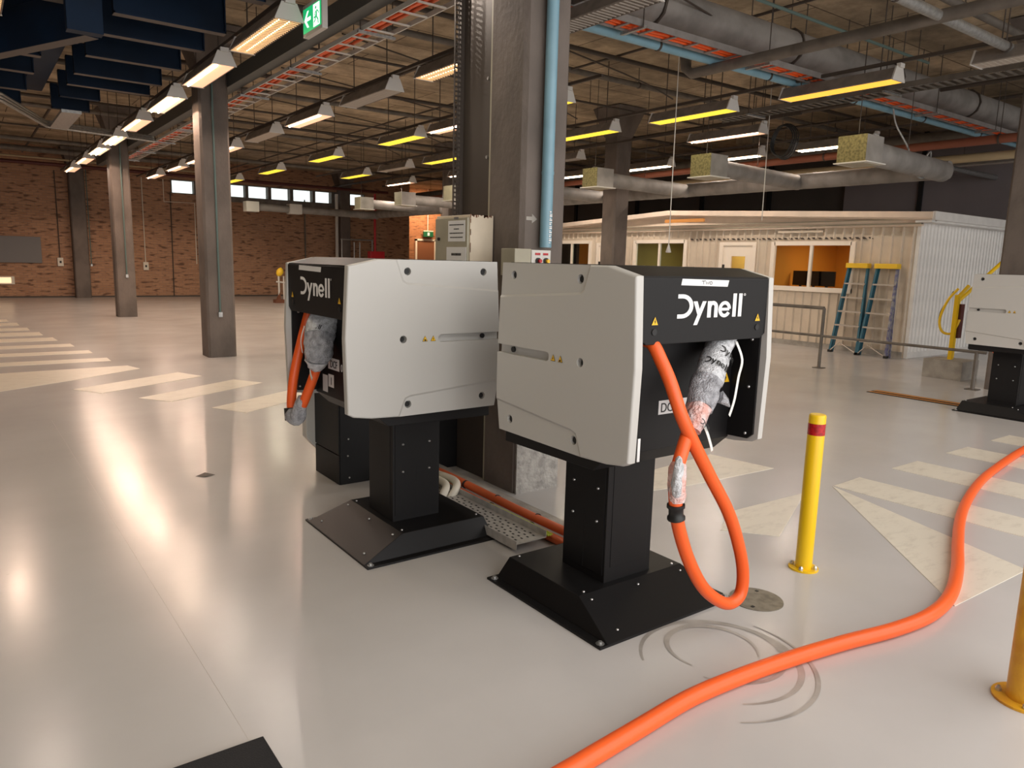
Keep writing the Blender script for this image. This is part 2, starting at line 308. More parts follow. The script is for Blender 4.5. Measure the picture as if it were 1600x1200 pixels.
p4 = pillar('concrete_pillar', 12.375, 12.9, 'concrete pillar rising in front of the cream office cabin')
p5 = pillar('concrete_pillar', 12.45, 20.3, 'distant dark pillar seen just left of the big central pillar')
p6 = pillar('concrete_pillar', 13.4, 30.7, 'concrete pillar beside the right end of the clerestory windows')
p7 = pillar('concrete_pillar', 12.375, 4.4, 'concrete pillar behind the charging cabinet at the right edge')
p0 = thing('concrete_pillar', 'big central concrete pillar with a light blue pipe on its face', 'pillar', (3.36, 4.42, 0))
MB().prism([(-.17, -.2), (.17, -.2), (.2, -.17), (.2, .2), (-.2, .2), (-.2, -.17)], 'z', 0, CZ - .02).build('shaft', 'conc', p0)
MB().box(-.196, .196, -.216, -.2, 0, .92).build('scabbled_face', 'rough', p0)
for t, dx, zlow, m_ in ((p1, -.03, .75, 'teal'), (p2, .02, 1.1, 'teal'), (p3, .29, 1.2, 'teal')):
    y = -.25
    MB().tube([(dx, y, zlow), (dx, y, CZ - .3)], .017, 8).build('conduit', m_, t)
    MB().box(dx - .03, dx + .03, y - .03, y + .02, zlow - .08, zlow).build('conduit_end', 'steel', t)
c = tag(MB().tube([(12.33, 4.14, 1.4), (12.34, 4.14, 5.0)], .025, 8).build('conduit', 'teal'), 'thin teal conduit on the pillar at the right edge', 'conduit')
c = tag(MB().tube([(12.2, 4.12, 1.5), (12.12, 4.1, 2.6), (12.17, 4.08, 3.4), (12.2, 4.1, 5.0)], .012, 6).build('loose_cable', 'creamp'), 'loose cream cable hanging down the pillar at the right edge', 'cable')
MB().prism([(-.02, 1.985), (.03, 1.985), (.03, 1.965), (.075, 1.995), (.03, 2.03), (.03, 2.01), (-.02, 2.01)], 'y', -.2015, -.2).build('painted_arrow', 'conc_l', p0, loc=(-.14, 0, 0))
# light blue pipe on the central pillar (with white lettering strip)
t = thing('drain_pipe', 'light blue vertical pipe clamped to the central pillar', 'pipe', (3.335, 4.165, 0))
MB().tube([(0, 0, 1.80), (0, 0, 5.0)], .042, 16).build('pipe', 'lblue', t)
mb = MB()
for k in range(16):
    z = 1.83 + k * .014
    mb.box(-.006, .016 if k % 3 else .008, -.0455, -.041, z, z + (.009 if k % 2 else .005))
mb.build('printed_lettering', 'white', t)
MB().tube([(.0, 0, 2.30), (0, 0, 2.32)], .0445, 16).build('clamp', 'lblue', t)
# dark steel riser casing with perforated strut at the pillar's left
t = thing('riser_casing', 'dark steel riser casing behind the left side of the central pillar', 'casing', (3.27, 4.85, 0))
MB().box(-.08, .12, -.22, .22, 0, CZ - .03).build('casing', mat('dark_brown_steel', (.075, .06, .05), .5, .2), t)
MB().box(-.105, -.08, -.235, -.205, 0, CZ - .03).build('corner_strip', 'creamd', t)
mb = MB()
for k in range(90):
    z = 1.9 + k * .034; mb.box(-.16, -.11, .195, .2, z, z + .014)
mb.box(-.164, -.158, .19, .205, 1.9, 5.1).box(-.132, -.126, .19, .205, 1.9, 5.1).box(-.11, -.08, .19, .22, 1.9, 5.1)
mb.build('perforated_strut', 'pipe_d', t)
for z in (2.45, 3.0, 3.55): MB().cyl((-.085, -.16, z), (-.1, -.16, z), .012, 10).build('screw', 'bolt', t)
# cream electrical cabinet on the riser
t = thing('electrical_cabinet', 'worn cream electrical cabinet with paper notices beside the central pillar', 'cabinet', (2.95, 4.55, 1.3))
MB().box(0, .20, 0, .47, -.05, .72).build('body', 'cream', t, .004)
MB().box(-.018, 0, .012, .46, -.04, .70).build('door', 'creamd', t, .003)
MB().cyl((-.018, .40, .55), (-.03, .40, .55), .012, 12).build('door_lock', 'rubber', t)
mb = MB()
for k in range(22):
    a = random.uniform(0, .2); mb.box(a, min(.2, a + random.uniform(.004, .02)), -.001, .0, .72 - random.uniform(.003, .02), .72)
for k in range(10): zz = random.uniform(0, .7); mb.box(0, .006, -.001, 0, zz, zz + .03)
mb.build('rust_chips', 'rust', t)['kind'] = 'stuff'
def note(par, y0, y1, z0, z1, rows):
    p = MB().box(-.0205, -.018, y0, y1, z0, z1).build('notice', 'label', par)
    mb = MB(); n = len(rows)
    for i, (fw, th) in enumerate(rows):
        zc = z1 - (i + 1) * (z1 - z0) / (n + 1); wv = (y1 - y0) * fw / 2; yc = (y0 + y1) / 2; y = yc - wv
        while y < yc + wv:
            s = random.uniform(.004, .012); mb.box(-.0215, -.0205, y, min(y + s, yc + wv), zc - th, zc + th); y += s + .003
    mb.build('notice_print', 'ink', p)
note(t, .01 + .03, .27, .53, .68, [(.85, .004), (.3, .004), (.8, .004), (.75, .004)])
note(t, .02, .29, .28, .49, [(.5, .009), (.6, .009), (.5, .009)])
MB().box(-.0205, -.018, .13, .19, .69, .705).build('tape_tab', 'board', t)
# grey junction box and switch box on the pillar front
t = thing('switch_box', 'white control box with red and yellow buttons on the central pillar', 'switch box', (3.2, 4.12, 1.60))
MB().box(-.02, .15, 0, .1, 0, .18).build('body', 'steelw', t, .004)
for x, m_ in ((.035, 'red'), (.105, 'wyel')):
    MB().box(x - .025, x + .02, -.003, 0, .145, .16).build('red_tag', 'red', t)
    MB().cyl((x, -.012, .105), (x, 0, .105), .022, 16).build('button_collar', 'rubber', t); MB().cyl((x + .004, -.03, .105), (x + .004, -.012, .105), .013, 14).build('button', m_, t)
tag(MB().box(3.02, 3.16, 4.10, 4.26, 1.60, 1.785).build('junction_box', 'creamd', None, .004), 'plain grey-green junction box left of the button box on the pillar', 'box')

# ---------------------------------------------------------------- flat printing helpers (decals)
def stroke(pts, wd):
    """2-D thick polyline -> list of quads"""
    P = [Vector(p) for p in pts]; L_, R_ = [], []
    for i in range(len(P)):
        d = (P[min(i + 1, len(P) - 1)] - P[max(i - 1, 0)]).normalized(); n = Vector((-d.y, d.x)) * wd / 2
        L_.append(P[i] + n); R_.append(P[i] - n)
    return [[L_[i], L_[i + 1], R_[i + 1], R_[i]] for i in range(len(P) - 1)]
def arc(cx, cy, rx, ry, a0, a1, n=14): return [(cx + rx * cos(radians(a0 + (a1 - a0) * i / n)), cy + ry * sin(radians(a0 + (a1 - a0) * i / n))) for i in range(n + 1)]
def logo2d():
    q = []; s = .19
    q += stroke([(0, .915)] + arc(.20, .50, .40, .415, 90, -90) + [(0, .085)], .17)          # reversed-C shaped D
    q = [qq for qq in q]
    q += [[Vector(p) for p in ((.68, .70), (.86, .70), (1.04, .18), (.95, -.04))]]
    q += [[Vector(p) for p in ((1.10, .70), (1.27, .70), (.90, -.30), (.73, -.30))]]
    q += [[Vector(p) for p in ((1.33, .0), (1.50, .0), (1.50, .70), (1.33, .70))]]
    q += stroke([(1.42, .45)] + arc(1.58, .45, .15, .175, 170, 0) + [(1.73, 0)], .165)
    q += stroke(arc(2.14, .34, .225, .28, 2, 330, 24), .15) + [[Vector(p) for p in ((1.94, .28), (2.36, .28), (2.36, .40), (1.94, .40))]]
    q += [[Vector(p) for p in ((2.52, 0), (2.69, 0), (2.69, 1.02), (2.52, 1.02))], [Vector(p) for p in ((2.80, 0), (2.97, 0), (2.97, 1.02), (2.80, 1.02))]]
    q += stroke(arc(3.08, .97, .04, .045, 0, 360, 10), .02)
    return q
LOGO = logo2d()
def decal(quads, f, name, m, parent, th=.0015):
    """map 2-D quads through f(u,v,d)->3-D and make thin solid print"""
    mb = MB()
    for k, q in enumerate(quads):
        mb.add([f(p[0], p[1], th + k * 8e-6) for p in q], [tuple(range(len(q)))])
    return mb.build(name, m, parent)
def text_mesh(name, body, size, m, parent, mw):
    cu = bpy.data.curves.new(name, 'FONT'); cu.body = body; cu.size = size; cu.extrude = .0008; cu.align_x = 'LEFT'
    tmp = bpy.data.objects.new('tmp', cu); sc.collection.objects.link(tmp)
    bpy.context.view_layer.update()
    me = bpy.data.meshes.new_from_object(tmp.evaluated_get(bpy.context.evaluated_depsgraph_get())); bpy.data.objects.remove(tmp); bpy.data.curves.remove(cu)
    me.transform(mw); me.materials.clear(); me.materials.append(M[m]); return link(name, me, parent)
def tri(cx, cz, s): return [[Vector((cx - s / 2, cz)), Vector((cx + s / 2, cz)), Vector((cx, cz + s * .95))]]
def bolt_sym(cx, cz, s, kind=0):
    if kind: return [[Vector((cx - .18 * s, cz + .12 * s)), Vector((cx + .2 * s, cz + .1 * s)), Vector((cx + .22 * s, cz + .25 * s)), Vector((cx - .1 * s, cz + .42 * s))]]
    return [[Vector((cx + .06 * s, cz + .68 * s)), Vector((cx - .1 * s, cz + .36 * s)), Vector((cx + .02 * s, cz + .36 * s))], [Vector((cx - .03 * s, cz + .42 * s)), Vector((cx + .1 * s, cz + .42 * s)), Vector((cx, cz + .12 * s))]]
def warning(parent, f, cx, cz, s, kind=0):
    t_ = decal(tri(cx, cz, s), f, 'warning_label', 'ink', parent, .0015)
    decal(tri(cx, cz + .06 * s, s * .84), lambda u, v, d: f(u, v, d + .0015), 'yellow_triangle', 'wyel', t_, .001)
    decal(bolt_sym(cx, cz, s, kind), lambda u, v, d: f(u, v, d + .0026), 'warning_symbol', 'ink', t_, .001)

# ---------------------------------------------------------------- charging cabinets
OUT = [(.385, 1.692), (-.38, 1.692), (-.545, 1.654), (-.565, 1.28), (-.553, .88), (-.52, .862), (-.42, .847), (-.24, .84), (.385, .845), (.41, 1.0), (.41, 1.25)]
HOLES = [(.29, 1.633), (-.20, 1.63), (-.23, 1.266), (.295, .912), (-.195, .905)]
def panel_mesh():
    bm = bmesh.new(); mb = MB().prism(OUT, 'x', -.44, -.400); me = bpy.data.meshes.new('side_panel'); me.from_pydata(mb.v, [], mb.f); bm.from_mesh(me)
    bmesh.ops.recalc_face_normals(bm, faces=bm.faces)
    es = [e for e in bm.edges if all(v.co.x < -.43 for v in e.verts)]
    bmesh.ops.bevel(bm, geom=es, offset=.01, segments=3, affect='EDGES', profile=.5); bm.to_mesh(me); bm.free()
    p = link('panel_tmp', me)
    cut = MB()
    cuts = []
    def cutter(mb_):
        me2 = bpy.data.meshes.new('c'); me2.from_pydata(mb_.v, [], mb_.f); b2 = bmesh.new(); b2.from_mesh(me2); bmesh.ops.recalc_face_normals(b2, faces=b2.faces); b2.to_mesh(me2); b2.free()
        c_ = link('cutter', me2); md = p.modifiers.new('b', 'BOOLEAN'); md.object = c_; md.operation = 'DIFFERENCE'; md.solver = 'EXACT'; cuts.append(c_)
    def loft(inn, out, d):
        n_ = len(inn); vs = [(d, *p) for p in inn] + [(-.4405, *p) for p in out] + [(-.5, *p) for p in out]
        return MB().add(vs, [tuple(range(n_)), tuple(range(2 * n_, 3 * n_))[::-1]] + [(k * n_ + i, k * n_ + (i + 1) % n_, (k + 1) * n_ + (i + 1) % n_, (k + 1) * n_ + i) for k in (0, 1) for i in range(n_)])
    cutter(loft([(.6, 1.545), (.39, 1.531), (-.205, 1.572), (-.225, 1.585), (-.30, 1.8), (.6, 1.8)], [(.6, 1.533), (.39, 1.519), (-.208, 1.560), (-.238, 1.578), (-.315, 1.8), (.6, 1.8)], -.430))
    cutter(loft([(.6, 1.012), (.40, .992), (-.18, .946), (-.207, .937), (-.263, .80), (.6, .8)], [(.6, 1.026), (.40, 1.006), (-.185, .958), (-.222, .945), (-.279, .80), (.6, .8)], -.430))
    n = 10
    cutter(MB().prism([(.6, 1.287)] + [(.01 + .022 * cos(a) * 1, 1.265 + .022 * sin(a)) for a in [pi / 2 + pi * i / n for i in range(n + 1)]] + [(.6, 1.243)], 'x', -.5, -.410))
    for (y, z) in HOLES:
        mbc = MB(); mbc.prism([(y + .021 * cos(2 * pi * i / 20), z + .021 * sin(2 * pi * i / 20)) for i in range(20)], 'x', -.5, -.405); cutter(mbc)
    bpy.context.view_layer.update()
    res = bpy.data.meshes.new_from_object(p.evaluated_get(bpy.context.evaluated_depsgraph_get()))
    for c_ in cuts + [p]: bpy.data.objects.remove(c_)
    res.name = 'side_panel'; res.materials.clear(); res.materials.append(M['grey'])
    for q in res.polygons: q.use_smooth = False
    r2 = res.copy(); r2.transform(Matrix.Scale(-1, 4, (1, 0, 0))); r2.flip_normals()
    return res, r2
PL, PR = panel_mesh()
def screw_me():
    mb = MB().tube([(0, 0, 0), (0, -.004, 0), (0, -.007, 0)], [.008, .008, .004], 10); o = mb.build('screw', 'bolt'); me = o.data; bpy.data.objects.remove(o); return me
SCREW = screw_me()
def screw(parent, loc, rz=0, s=1, up=False):
    o = link('screw', SCREW, parent, loc); o.rotation_euler = (-pi / 2 if up else 0, 0, rz); o.scale = (s, s, s); return o
def charger(label, loc, rz, code):
    t = thing('charging_cabinet', label, 'charging cabinet', loc, rz, None)
    MB().prism([(.37, .78), (.37, 1.687), (-.375, 1.687), (-.53, 1.650), (-.53, 1.40), (-.38, 1.37), (-.38, .86), (-.30, .785)], 'x', -.40, .40).build('body', 'black', t, .003)
    MB().prism([(.36, 1.687), (.36, 1.694), (-.376, 1.694), (-.538, 1.655), (-.538, 1.648), (-.375, 1.687)], 'x', -.399, .399).build('roof_lid', 'blackg', t)
    # front cover
    mb = MB().prism([(-.399, 1.648), (.399, 1.648), (.399, 1.395), (.365, 1.372), (-.365, 1.372), (-.399, 1.395)], 'y', -.545, -.53)
    fc = mb.build('front_cover', 'black', t, .003)
    F = lambda u, v, d: (u, -.545 - d, v)
    lg = decal(LOGO, lambda u, v, d: F(-.197 + u * .139, 1.478 + v * .102, d), 'printed_lettering', 'white', fc)
    for x in (-.325, .355 if False else .335):
        warning(fc, F, x, 1.452, .042)
        MB().cyl((x, -.549, 1.425), (x, -.53, 1.425), .014, 16).build('lock', 'rubber', fc)
    # tape across the top
    if code:
        x0, x1 = (-.184, .114) if code == 2 else (-.22, .10)
        tp = decal([[Vector((x0, 1.618)), Vector((x1 - .004, 1.612)), Vector((x1 + .004, 1.64)), Vector((x0 + .006, 1.645))]], F, 'tape_strip', 'label', fc)
        if code == 2:
            hw = stroke([(-.06, 1.636), (-.035, 1.637)], .0025) + stroke([(-.048, 1.636), (-.047, 1.622)], .0025) + stroke([(-.033, 1.634), (-.029, 1.622), (-.024, 1.631), (-.018, 1.622), (-.013, 1.635)], .0025) + stroke(arc(-.001, 1.628, .008, .006, 0, 360, 10), .0025)
            decal(hw, lambda u, v, d: F(u, v, d + .0015), 'handwriting', 'ink', tp, .0008)
    # dark side cheeks of the hose bay
    for s in (-1, 1):
        ck = MB().prism([(-.53, 1.40), (-.53, .90), (-.50, .875), (-.37, .87), (-.37, 1.40)], 'x', s * .399, s * .387).build('bay_cheek', 'black', t)
        for z in (1.36, 1.13, .90): o = link('screw', SCREW, ck, (s * .387, -.49, z)); o.rotation_euler = (0, 0, -s * pi / 2 if s > 0 else pi / 2)
    # grey side panels and their fixings
    for s, me in ((-1, PL), (1, PR)):
        pn = link('side_panel', me, t)
        F2 = lambda u, v, d, s=s: (s * (.44 + d), u, v)
        for (y, z) in HOLES: MB().cyl((s * .404, y, z), (s * .420, y, z), .0155, 14).build('panel_bolt', 'rubber', pn)
        MB().cyl((s * .405, .30, 1.265), (s * .420, .30, 1.265), .014, 14).build('panel_bolt', 'rubber', pn)
        for k, u in enumerate((-.045, -.097)): warning(pn, F2, u, 1.25, .034, k)
    # rear lower rail, pedestal post with seams and screws
    MB().box(-.36, .36, -.2, .375, .77, .80).build('chassis_rail', 'black', t)
    ps = MB().box(-.155, .155, -.14, .18, .12, .79).build('post', 'black', t, .003)
    for s in (-1, 1):
        MB().box(s * .155, s * .1585, -.125, .165, .16, .77).build('post_cover', 'black', ps, .0012)
        MB().box(s * .1584, s * .1592, .018, .022, .16, .46).build('post_seam', 'seam', ps)
        for y, z in ((-.075, .60), (.105, .60), (-.075, .43), (.105, .43)): screw(ps, (s * .1585, y, z), s * pi / 2, 1)
    MB().box(-.12, .12, -.1425, -.14, .2, .76).build('front_cover_plate', 'black', ps, .001)
    # base skirt
    bs = MB().hexa([(-.40, -.45, .012), (.40, -.45, .012), (.40, .42, .012), (-.40, .42, .012)], [(-.345, -.18, .125), (.345, -.18, .125), (.345, .385, .125), (-.345, .385, .125)]).build('base_skirt', 'black', t, .003)
    fl = MB().box(-.445, .445, -.45, .445, 0, .012).build('base_flange', 'black', t, .002)
    for x in (-.42, .42):
        for y in (-.42, .41): MB().tube([(x, y, .012), (x, y, .015), (x, y, .0151), (x, y, .024)], [.02, .02, .011, .010], 8, smooth=False).build('anchor_bolt', 'steel', fl)
    for x, y, z in ((-.3, -.40, .034), (.3, -.40, .034), (-.3, -.22, .11), (.3, -.22, .11), (0, -.22, .11), (-.3, -.16, .126), (.3, -.16, .126), (-.3, .36, .126), (.3, .36, .126)): screw(bs, (x, y, z), up=True, s=.9)
    t.scale = (1.045, 1, 1)
    return t
c1 = charger('black and grey charging cabinet marked TWO, foreground right', (2.622, 2.66, 0), 0, 2)
c2 = charger('black and grey charging cabinet turned left, behind the one marked TWO', (2.12, 4.02, 0), -pi / 2, 1)
c4 = charger('grey charging cabinet partly cut off by the right edge', (10.31, 3.62, 0), 0, 0)
Fp = lambda u, v, d: (u, -.38 - d, v)
def plate(t, x0, x1, z0, z1, m_='label', sk=0):
    return decal([[Vector((x0, z0)), Vector((x1, z0)), Vector((x1, z1)), Vector((x0, z1))]], Fp, 'name_label', m_, t)
RX = Matrix.Rotation(pi / 2, 4, 'X')
def ptext(t, s, x, z, size, m_, sx=1): return text_mesh('label_text', s, size, m_, t, Matrix.Translation((x, -.3825, z)) @ RX @ Matrix.Diagonal((sx, 1, 1, 1)))
l1 = plate(c1, -.10, .105, 1.022, 1.087); ptext(l1, 'DCF', -.088, 1.032, .062, 'ink', .9)
l1b = plate(c1, .108, .20, 1.022, 1.087); ptext(l1b, '02', .116, 1.032, .062, 'ink', .9)
warning(c1, Fp, .345, 1.135, .075)
mb = MB().box(-.384, -.37, -.548, -.545, .88, .98).build('white_tag', 'label', c1)
l2 = plate(c2, -.205, -.045, 1.03, 1.10); ptext(l2, 'DCF', -.175, 1.042, .062, 'ink', .85); ptext(l2, '01', -.025, 1.035, .062, 'label', .9)
l3 = plate(c2, -.29, -.215, .88, .985); l4 = plate(c2, -.205, -.125, .92, .998); ptext(l4, '1', -.178, .935, .066, 'ink')

# hoses and wrapped connectors (world coordinates)
def bulge(path, rs, name, m_, parent, seed, amp=.12):
    rnd = random.Random(seed); ph = [rnd.uniform(0, 6) for _ in range(6)]
    rib = lambda i, a: 1 + amp * (sin(3 * a + ph[0] + i * .7) * .35 + sin(5 * a - i * 1.3 + ph[1]) * .3 + rnd.uniform(-.3, .3))
    return MB().tube(path, rs, 18, rib=rib).build(name, m_, parent)
def strip(pts, wd, parent, name='tie_strip', n=Vector((0, -1, 0))):
    P = smooth_path(pts, 5); mb = MB(); vs = []
    for i, p in enumerate(P):
        d = (P[min(i + 1, len(P) - 1)] - P[max(i - 1, 0)]).normalized(); s = d.cross(n).normalized() * wd / 2
        for k in (0, .0015): vs += [p + s + n * k, p - s + n * k]
    fs = []
    for i in range(len(P) - 1):
        a = i * 4; b = a + 4; fs += [(a, a + 1, b + 1, b), (a + 2, b + 2, b + 3, a + 3), (a, b, b + 2, a + 2), (a + 1, a + 3, b + 3, b + 1)]
    mb.add(vs, fs); return mb.build(name, 'tie', parent)
Rh = [(2.31, 2.20, 1.385), (2.306,2.140,1.371),(2.322,2.100,1.302),(2.340,2.060,1.217),(2.375,2.020,1.080),(2.445,2.000,0.952),(2.553,1.990,0.797),(2.684,1.980,0.616),(2.763,1.970,0.451),(2.815,1.970,0.300),(2.804,1.970,0.192),(2.707,1.970,0.176),(2.549,1.970,0.282),(2.432,1.970,0.435),(2.351,1.970,0.596),(2.316,1.970,0.715),(2.316,1.98,0.836),(2.37,2.0,0.934),(2.437,2.03,1.01)]
t = thing('charging_hose', 'looped orange charging hose hanging from the cabinet marked TWO', 'hose', (0, 0, 0))
t.location = (0, 0, 0)
MB().tube(smooth_path(Rh, 6), .0285, 16).build('hose', 'orange', t)
MB().tube([(2.325, 1.97, .655), (2.323, 1.97, .665), (2.322, 1.97, .672), (2.319, 1.97, .70), (2.318, 1.97, .707), (2.317, 1.97, .72)], [.038, .038, .031, .031, .038, .038], 14).build('black_coupling', 'rubber', t)
bulge(smooth_path([(2.317, 1.968, .73), (2.318, 1.972, .80), (2.325, 1.98, .86), (2.335, 1.985, .89)], 4), [.031, .033, .035, .037, .037, .037, .038, .038, .037, .036, .034, .032, .03][:13], 'film_sleeve', 'wrapr', t, 3, .14)
bulge(smooth_path([(2.295, 1.95, .76), (2.285, 1.945, .82), (2.295, 1.95, .90), (2.305, 1.96, .93)], 4), [.008, .014, .018, .02, .02, .018, .02, .018, .016, .014, .012, .008, .004], 'crumpled_film', 'wrap', t, 5, .4)
pw = smooth_path([(2.90, 2.225, 1.40), (2.80, 2.19, 1.33), (2.70, 2.135, 1.245), (2.607, 2.10, 1.157), (2.535, 2.065, 1.071), (2.475, 2.04, 1.0)], 5)
n = len(pw)
def prof(u): return .030 + .033 * max(0, sin(pi * min(1, max(0, u)) ** .9)) ** .6
rs = [.062 if i < n * .25 else (.066 if i < n * .62 else .066 - (.036) * ((i - n * .62) / (n * .38))) for i in range(n)]
wpart = bulge(pw[:14], rs[:14], 'wrapped_connector', 'wrap', t, 11, .12)
bulge(pw[13:20], [r_ + .003 for r_ in rs[13:20]], 'connector_under_wrap', 'wrapd', t, 12, .12)
bulge(pw[19:], rs[19:], 'film_tail', 'wrapr', t, 13, .16)
MB().tube([(2.69, 2.08, 1.12), (2.73, 2.07, 1.095), (2.75, 2.065, 1.075)], [.03, .018, .004], 8, rib=lambda i, a: 1 + .2 * sin(3 * a)).build('loose_wrap_corner', 'wrapd', t)
strip([(2.862, 2.14, 1.36), (2.862, 2.10, 1.28), (2.845, 2.10, 1.20), (2.80, 2.08, 1.10), (2.745, 2.06, 1.035)], .016, t)
strip([(2.50, 2.0, 1.03), (2.515, 1.99, .99), (2.535, 1.985, .94), (2.545, 1.985, .915)], .014, t)
def wrap_print(p0, p1, r, off, h, u0=0, parent=None, flip=False, d0=Vector((-.45, -.85, .2)), sub=1.0):
    ax = (Vector(p1) - Vector(p0)).normalized(); d0 = (d0 - ax * d0.dot(ax)).normalized(); e = ax.cross(d0)
    if flip: e = -e
    def f(u, v, d):
        a = (u * h * sub + u0) / r; q = Vector(p0) + ax * (off + (-1 if flip else 1) * v * h)
        return q + (d0 * cos(a) + e * sin(a)) * (r + .004 + d)
    quads = []
    for q in LOGO: quads.append(q)
    return decal(quads, f, 'printed_lettering', 'ink', parent, .001)
for off, u0 in ((.075, -.075), (.16, -.03)):
    wrap_print(pw[14], pw[2], .072, off, .037, u0, wpart, d0=Vector((-.3, -.9, .3)))
wrap_print(pw[24], pw[17], .060, -.0, .026, -.02, wpart, d0=Vector((-.2, -.9, .1)))
t = thing('charging_hose', 'orange hose with bubble-wrapped plug on the left-facing cabinet', 'hose')
Lh = [(1.70, 4.385, 1.42), (1.675, 4.385, 1.34), (1.62, 4.38, 1.15), (1.575, 4.38, .96), (1.56, 4.385, .80), (1.57, 4.385, .77)]
MB().tube(smooth_path(Lh, 6), .0285, 14).build('hose', 'orange', t)
Lh2 = [(1.64, 4.158, 1.06), (1.61, 4.186, .951), (1.58, 4.237, .829), (1.57, 4.30, .765), (1.57, 4.34, .745)]
MB().tube(smooth_path(Lh2, 6), .0285, 14).build('hose_return', 'orange', t)
bulge(smooth_path([(1.578, 4.235, .86), (1.57, 4.27, .79), (1.57, 4.31, .735), (1.57, 4.35, .73), (1.57, 4.40, .735)], 4), [.032, .034, .036, .038, .04, .043, .046, .048, .05, .052, .054, .056, .056, .056, .054, .05, .04], 'film_sleeve', 'wrapd', t, 21, .1)
MB().cyl((1.57, 4.385, .70), (1.57, 4.40, .775), .05, 14).build('black_coupling', 'rubber', t)
pw2 = smooth_path([(1.78, 4.19, 1.40), (1.72, 4.177, 1.358), (1.66, 4.15, 1.28), (1.64, 4.12, 1.19), (1.625, 4.125, 1.10), (1.635, 4.15, 1.05)], 5)
n2 = len(pw2); rs2 = [.068 + .02 * sin(pi * min(1, i / (n2 * .8))) if i < n2 * .75 else .07 - .04 * (i - n2 * .75) / (n2 * .25) for i in range(n2)]
w2 = bulge(pw2[:13], rs2[:13], 'wrapped_connector', 'wrap', t, 31, .12); bulge(pw2[12:21], [r_ + .002 for r_ in rs2[12:21]], 'connector_under_wrap', 'wrapd', t, 32, .14); bulge(pw2[20:], rs2[20:], 'film_tail', 'wrap', t, 33, .16)
wrap_print(pw2[14], pw2[2], .092, .10, .03, -.08, w2, d0=Vector((-1, -.3, .1))); wrap_print(pw2[14], pw2[2], .095, .03, .03, -.02, w2, d0=Vector((-1, -.3, .1)))
strip([(1.56, 4.14, 1.30), (1.545, 4.16, 1.22), (1.56, 4.18, 1.14)], .012, t, n=Vector((-1, 0, 0)))
strip([(1.59, 4.14, 1.08), (1.575, 4.10, 1.03), (1.57, 4.06, 1.0)], .022, t, n=Vector((-1, 0, 0)))
# big hose across the floor
hp = [(.6, 1.60, .035), (1.442,1.651,0.035),(1.594,1.663,0.035),(1.863,1.684,0.035),(2.169,1.706,0.035),(2.469,1.691,0.035),(2.776,1.655,0.035),(3.093,1.603,0.035),(3.421,1.536,0.035),(3.723,1.514,0.035),(4.039,1.562,0.035),(4.433,1.696,0.035),(4.867,1.877,0.035),(5.328,2.061,0.035),(5.826,2.228,0.035),(6.464,2.398,0.035),(7.064,2.512,0.035),(8.106,2.662,0.035),(9.554,2.805,0.035)]
tag(MB().tube(smooth_path(hp, 8), .034, 18).build('floor_hose', 'orange'), 'thick orange hose snaking across the floor in the foreground', 'hose')

# black and grey floor-standing power unit behind
t = thing('power_unit', 'black floor-standing power unit behind the left-facing charging cabinet', 'power unit', (2.17, 5.08, 0))
MB().box(0, 1.09, 0, .47, 0, 1.35).build('body', 'black', t, .004)
MB().box(-.01, 0, .005, .47, .235, 1.2).build('front_door', 'black', t, .003)
MB().box(-.008, 0, .005, .47, .0, .225).build('plinth_cover', 'black', t, .003)
MB().prism([(-.03, .22), (.05, .14), (.9, .14), (.9, 1.5), (-.08, 1.5), (-.08, .28)], 'y', .47, .56).build('side_panel', 'grey', t, .006)
for x, z in ((.06, .62), (.065, .35), (.07, .05), (.06, .22)): screw(t, (x, 0, z), 0, .9)

# cables and steel tray on the floor
t = thing('floor_cable_tray', 'perforated galvanised tray lying on the floor between the two front cabinets', 'cable tray', (2.66, 4.2, 0))
mb = MB().box(-.16, .06, -.9, .95, .055, .06).box(-.163, -.16, -.9, .95, .02, .075).box(.06, .063, -.9, .95, .055, .10)
mb.build('tray', mat('pale_zinc_tray', (.50, .48, .45), .5, .2, var=.2, vs=20), t)
for y in (-.55, .3): MB().box(-.22, .12, y, y + .05, .0, .054).build('strut_foot', 'steel', t)
mb = MB()
for i in range(40):
    for j in range(4): y = -.85 + i * .043; x = -.13 + j * .045 + (.01 if i % 2 else 0); mb.box(x, x + .012, y, y + .02, .0601, .0606)
o = mb.build('perforation', 'seam', t); o['kind'] = 'stuff'
for k, (x, z, m_, lb) in enumerate([(2.855, .075, 'dorange', 'dusty orange power cable along the kerb, one nearer the kerb'), (2.80, .03, 'dorange', 'dusty orange power cable under its twin beside the kerb')]):
    c = tag(MB().tube([(x + .01 * sin(y * 3), y, z) for y in [3.2 + .1 * i for i in range(24)]], .028, 12).build('power_cable', m_), lb, 'cable')
    for y in (3.55, 4.0, 4.4, 4.8): MB().tube([(x, y, z), (x, y + .012, z)], .031, 12).build('cable_tie', 'rubber', c)
for k in range(3):
    c = tag(MB().tube([(2.74 + k * .014, y, .068 + .004 * sin(y * 5 + k)) for y in [3.3 + .1 * i for i in range(17)]], .006, 6).build('earth_cable', 'gyb'), ['leftmost', 'middle', 'rightmost'][k] + ' thin green-yellow earth wire on the floor tray', 'cable')
for k in range(2):
    x = 2.66 + k * .09
    tag(MB().tube(smooth_path([(x + .04, 5.05, .06), (x + .04, 4.7, .09), (x + .02, 4.42, .11), (x - .05, 4.30, .09), (x - .12, 4.28, .03)], 5), .028, 12).build('conduit_bend', 'sock'), ['left', 'right'][k] + ' pale grey corrugated conduit bending into the base of the cabinet', 'conduit')

